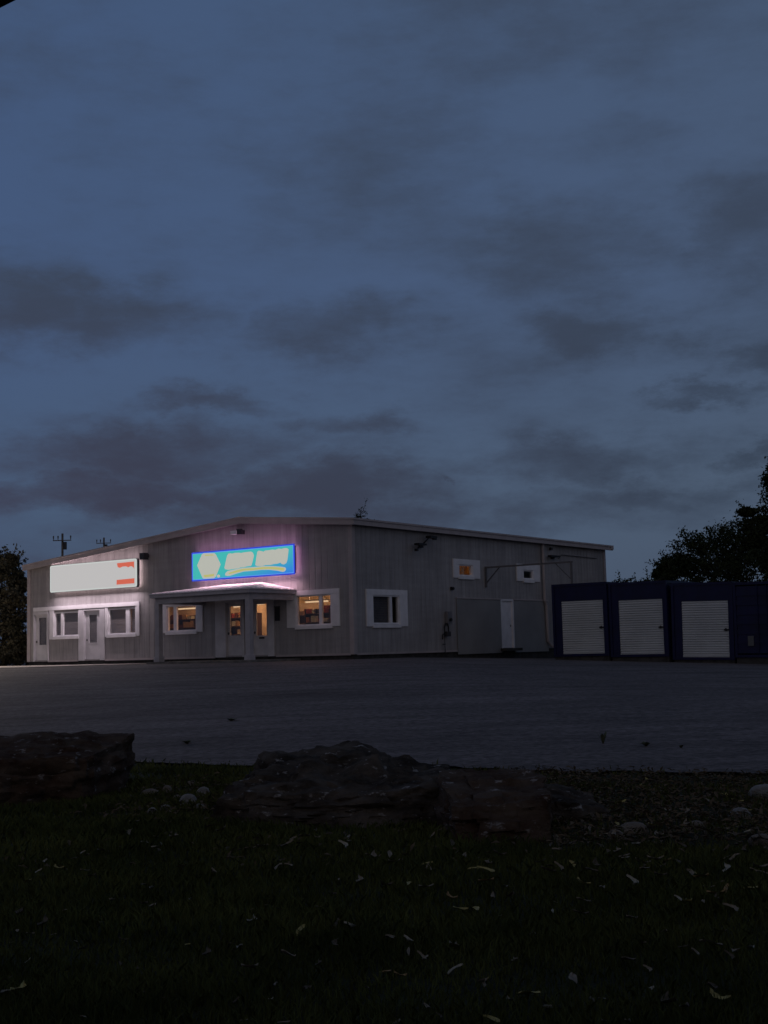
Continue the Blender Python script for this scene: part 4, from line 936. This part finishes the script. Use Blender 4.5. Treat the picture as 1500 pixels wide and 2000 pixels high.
# leaves read from the photograph: x, y, length, screen angle, colour
LV = [(525, 8, 40, 0, 't'), (510, 50, 36, -1.1, 't'), (566, 90, 30, .1, 'p'), (612, 105, 60, -.2, 'p'), (608, 64, 18, 0, 'p'), (674, 66, 22, .5, 't'), (402, 114, 36, .2, 't'), (325, 127, 16, .3, 'p'), (180, 168, 14, 1.4, 'p'),
      (232, 185, 52, -.15, 'y'), (110, 236, 70, -.25, 'y'), (153, 208, 20, .3, 'p'), (330, 198, 40, -.1, 't'), (355, 220, 34, .1, 'b'), (590, 263, 36, -1.0, 'p'), (430, 310, 18, -.5, 't'), (258, 346, 24, 0, 't'), (95, 358, 44, -.6, 'b'), (393, 366, 20, 0, 'y'), (392, 388, 12, 0, 'p'),
      (118, 436, 28, .1, 't'), (45, 468, 12, 0, 'p'), (210, 446, 16, .3, 't'), (295, 475, 13, 0, 'p'), (112, 540, 14, .5, 'p'), (483, 470, 34, 0, 'b'), (745, 312, 22, 1.4, 'p'), (823, 205, 20, -1, 't'), (905, 145, 30, 0, 'b'), (975, 388, 62, .75, 'p'), (1175, 430, 66, .55, 'y'), (1355, 414, 34, -.7, 'p'),
      (1122, 535, 60, -.2, 't'), (975, 583, 60, .2, 't'), (985, 350, 12, 0, 't'), (1042, 324, 16, 0, 't'), (1243, 343, 22, .2, 't'), (1088, 346, 34, 0, 'b'), (1090, 184, 36, .5, 't'), (1127, 181, 34, -.2, 't'), (1178, 218, 20, 0, 't'), (1395, 235, 30, 1.1, 't'), (1326, 225, 20, 1.4, 't'), (1337, 105, 34, -.4, 'p'), (1445, 134, 40, 0, 't'), (1475, 138, 34, -.3, 't'),
      (1020, 100, 60, .05, 't'), (1125, 98, 50, .2, 't'), (1145, 75, 36, .3, 't'), (1190, 62, 44, .1, 'b'), (1005, 55, 50, -1.2, 't'), (975, 85, 20, 0, 't'), (825, 28, 50, -.1, 'b'), (865, 42, 40, .2, 'b'), (650, 4, 40, 0, 't'), (725, 6, 40, 0, 'b'), (985, 25, 30, -1, 't'), (1390, 52, 26, 0, 't'), (1365, 70, 20, 1, 't'), (1410, 10, 30, 0, 'b'),
      (35, 672, 90, .35, 't'), (65, 658, 34, .8, 'y'), (325, 775, 30, -.2, 't'), (1110, 798, 50, 0, 't'), (732, 490, 18, .3, 'y'), (545, 572, 20, -.3, 'b'), (1080, 628, 22, 1.3, 't'), (1493, 366, 16, 0, 'y'), (1492, 598, 20, 0, 'y'), (1240, 565, 20, 1, 'b'), (240, 24, 24, 0, 't'), (290, 155, 26, 0, 'b'), (555, 660, 30, 0, 'b'), (318, 508, 22, 1.2, 'b')]
LV2 = [(20, 140, 34, -1.1, 't'), (40, 163, 46, 0, 't'), (170, 166, 46, 0, 'y'), (188, 182, 34, -.4, 't'), (100, 255, 42, .7, 'y'), (165, 260, 58, 0, 't'), (320, 145, 50, 1.0, 't'), (415, 168, 36, -.8, 't'), (357, 183, 60, 0, 'y'), (395, 206, 66, -.1, 'y'), (400, 236, 62, 0, 'o'), (268, 306, 40, -.3, 'o'), (358, 342, 50, -.7, 'y'), (296, 346, 62, .1, 'y'), (432, 298, 16, 1.4, 't'), (455, 374, 14, 0, 'p'),
       (478, 255, 24, 1.2, 't'), (512, 298, 26, .8, 'b'), (590, 440, 22, 1.4, 'b'), (672, 318, 14, 0, 'p'), (660, 354, 14, 1, 'p'), (768, 360, 56, -.1, 'b'), (777, 312, 50, -.1, 't'), (777, 250, 46, -.2, 'y'), (856, 262, 34, 1.2, 't'), (957, 243, 38, -1.3, 'p'), (968, 380, 36, -.3, 't'), (1188, 318, 36, -.9, 'y'), (1250, 324, 20, .8, 't'), (1352, 360, 42, -.3, 't'), (1435, 274, 64, -.2, 'y'), (1300, 288, 74, 0, 'o'),
       (1340, 268, 50, .4, 'o'), (1270, 264, 44, 0, 't'), (1240, 220, 60, -.1, 'o'), (1330, 198, 60, .5, 'p'), (1310, 245, 40, 0, 't'), (1475, 188, 66, .1, 't'), (1195, 203, 30, -.8, 't'), (1060, 152, 70, 0, 't'), (1100, 158, 66, .1, 'o'), (1010, 160, 60, 0, 't'), (1020, 194, 54, -.3, 't'), (1080, 212, 50, 0, 'b'), (1360, 144, 66, 0, 't'), (985, 101, 34, 0, 'p'), (940, 145, 22, .5, 't'), (640, 200, 60, 0, 'b'), (655, 180, 40, 0, 'b'),
       (615, 168, 40, 0, 'b'), (810, 200, 50, 0, 'b'), (450, 128, 100, .1, 'b'), (262, 90, 50, -1.2, 'b'), (15, 248, 50, .2, 'b'), (22, 460, 58, -.4, 't'), (262, 495, 52, .6, 't'), (98, 510, 22, 1.3, 't'), (135, 545, 24, -.8, 't'), (168, 533, 16, .7, 'p'), (505, 540, 24, 1, 't'), (280, 590, 66, .2, 'p'), (392, 625, 38, 0, 'y'), (12, 598, 36, -.1, 'o'), (62, 602, 50, .1, 'o'), (568, 680, 84, -.2, 'y'), (652, 728, 30, 1.1, 'p'), (420, 774, 62, -.3, 'y'),
       (475, 690, 26, 1.3, 't'), (745, 612, 46, 1.5, 't'), (1023, 576, 20, -.9, 't'), (955, 550, 44, -.4, 'b'), (890, 500, 20, 0, 'b'), (1275, 478, 80, -.2, 't'), (1170, 502, 40, 0, 'b'), (1213, 518, 22, -.8, 't'), (1362, 514, 26, 1, 't'), (1438, 508, 34, 1.0, 'p'), (1312, 434, 50, 0, 'b'), (1103, 432, 24, 1.2, 't'), (1320, 686, 80, -.35, 'y'), (1180, 720, 60, 1.5, 'b'), (1133, 715, 60, 1.5, 'b'), (958, 775, 24, 1.4, 't'), (850, 795, 20, 1.3, 't'), (815, 700, 30, 1.4, 'b'),
       (210, 765, 24, -.5, 'b'), (1280, 655, 30, -1, 'b'), (905, 120, 40, .5, 't'), (860, 60, 40, .1, 't'), (930, 38, 50, 0, 't'), (740, 95, 50, .2, 'b'), (690, 78, 30, 0, 't'), (805, 30, 26, .7, 't'), (1195, 12, 36, 1.5, 't')]
for (x, y, L, a, c) in LV: leaf(x/2, 1600+y/2, L/2, a, c)
for (x, y, L, a, c) in LV2: leaf(750+x/2, 1600+y/2, L/2, a, c)
for k in range(75):   # smaller scattered ones across the litter on the right
    leaf(random.uniform(1080, 1500), random.uniform(1518, 1700), random.uniform(10, 24), random.uniform(-1, 1), random.choice('ttbbpby'))
for k in range(40):
    leaf(random.uniform(0, 1500), random.uniform(1590, 2000), random.uniform(8, 16), random.uniform(-1.2, 1.2), random.choice('tbbpb'))
def litter():
    n = 9000; P = []
    rr = np.random.default_rng(5)
    while len(P) < n:
        x, y = rr.uniform(-3.2, 5.2), rr.uniform(9.0, 15.8)
        w = 1.0 if (x > 1.2 and y > 9.6) else (.35 if (-2.7 < x < -1.2 and y > 12) else .05)
        if y < 16.15-.476*x+.25*rr.normal() and rr.uniform() < w: P.append((x, y, .02+rr.uniform(0, .045)))
    c = np.array(P); d1 = rr.normal(size=(n, 3)); d1[:, 2] *= .35; d1 /= np.linalg.norm(d1, axis=1)[:, None]
    d2 = np.cross(d1, [0, 0, 1]+rr.normal(size=(n, 3))*.35); d2 /= np.linalg.norm(d2, axis=1)[:, None]; s = (rr.uniform(.012, .034, n))[:, None]
    up = np.array([0, 0, 1])*s*.35
    v = np.stack([c-d1*s*1.5, c-d2*s*.5+up, c+d1*s*1.5, c+d2*s*.5+up], 1).reshape(-1, 3)
    me = bpy.data.meshes.new('leaf_litter'); me.from_pydata(v.tolist(), [], np.arange(4*n).reshape(-1, 4).tolist())
    me.materials.append(mat('litter_leaves', (.13, .10, .065), .9, noise_s=9, alt=(.045, .035, .022), detail=2))
    o = bpy.data.objects.new('leaf_litter', me); col.objects.link(o); tag(o, 'brown leaf litter around the boulders and along the lot edge', 'leaf litter', kind='stuff')
litter()
# weeds growing through the lot
def weed(px, py, h, label, n=12, group='weeds in the parking lot', spread=1):
    lo, hi = 12.0, 45.0
    for _ in range(40):
        y = (lo+hi)/2; p = at(px, py, y)
        if p.z > ground_z(p.x, p.y)+.034: lo = y
        else: hi = y
    g = Vector((p.x, p.y, ground_z(p.x, p.y)+.034)); mb = MB(); rr = random.Random(int(px))
    for k in range(n):
        a = rr.uniform(0, 2*PI); l = h*rr.uniform(.5, 1.1); o = Vector((math.cos(a), math.sin(a), 0))*l*rr.uniform(.2, .9)*spread; s = Vector((-math.sin(a), math.cos(a), 0))*.012
        mb.poly([g-s, g+s, g+o*.5+Vector((0, 0, l*.7))+s*1.6, g+o+Vector((0, 0, l)), g+o*.5+Vector((0, 0, l*.7))-s*1.6])
    tag(mb.build('weed', M['weed'], None, tuple(g)), label, 'weed', group)
weed(1178, 1452, .17, 'tallest weed growing through the parking lot at the right')
weed(1262, 1457, .06, 'low wide weed patch right of the tallest weed', 26, spread=3)
weed(1330, 1460, .04, 'smallest weed tuft at the right of the parking lot', 14, spread=2)
weed(452, 1408, .05, 'low dark weed patch in the middle left of the parking lot', 30, spread=5)
weed(365, 1452, .05, 'low dark weed patch between the left and widest boulders', 24, spread=4)

# ------------------------------------------------------------------ render settings
scene.render.engine = 'CYCLES'
scene.cycles.use_denoising = True
scene.cycles.max_bounces = 6; scene.cycles.transparent_max_bounces = 12
scene.cycles.sample_clamp_indirect = 4
scene.view_settings.view_transform = 'Standard'; scene.view_settings.look = 'None'
scene.view_settings.exposure = 0; scene.view_settings.gamma = 1
for o in list(bpy.data.objects):
    if '_org' in o: del o['_org']
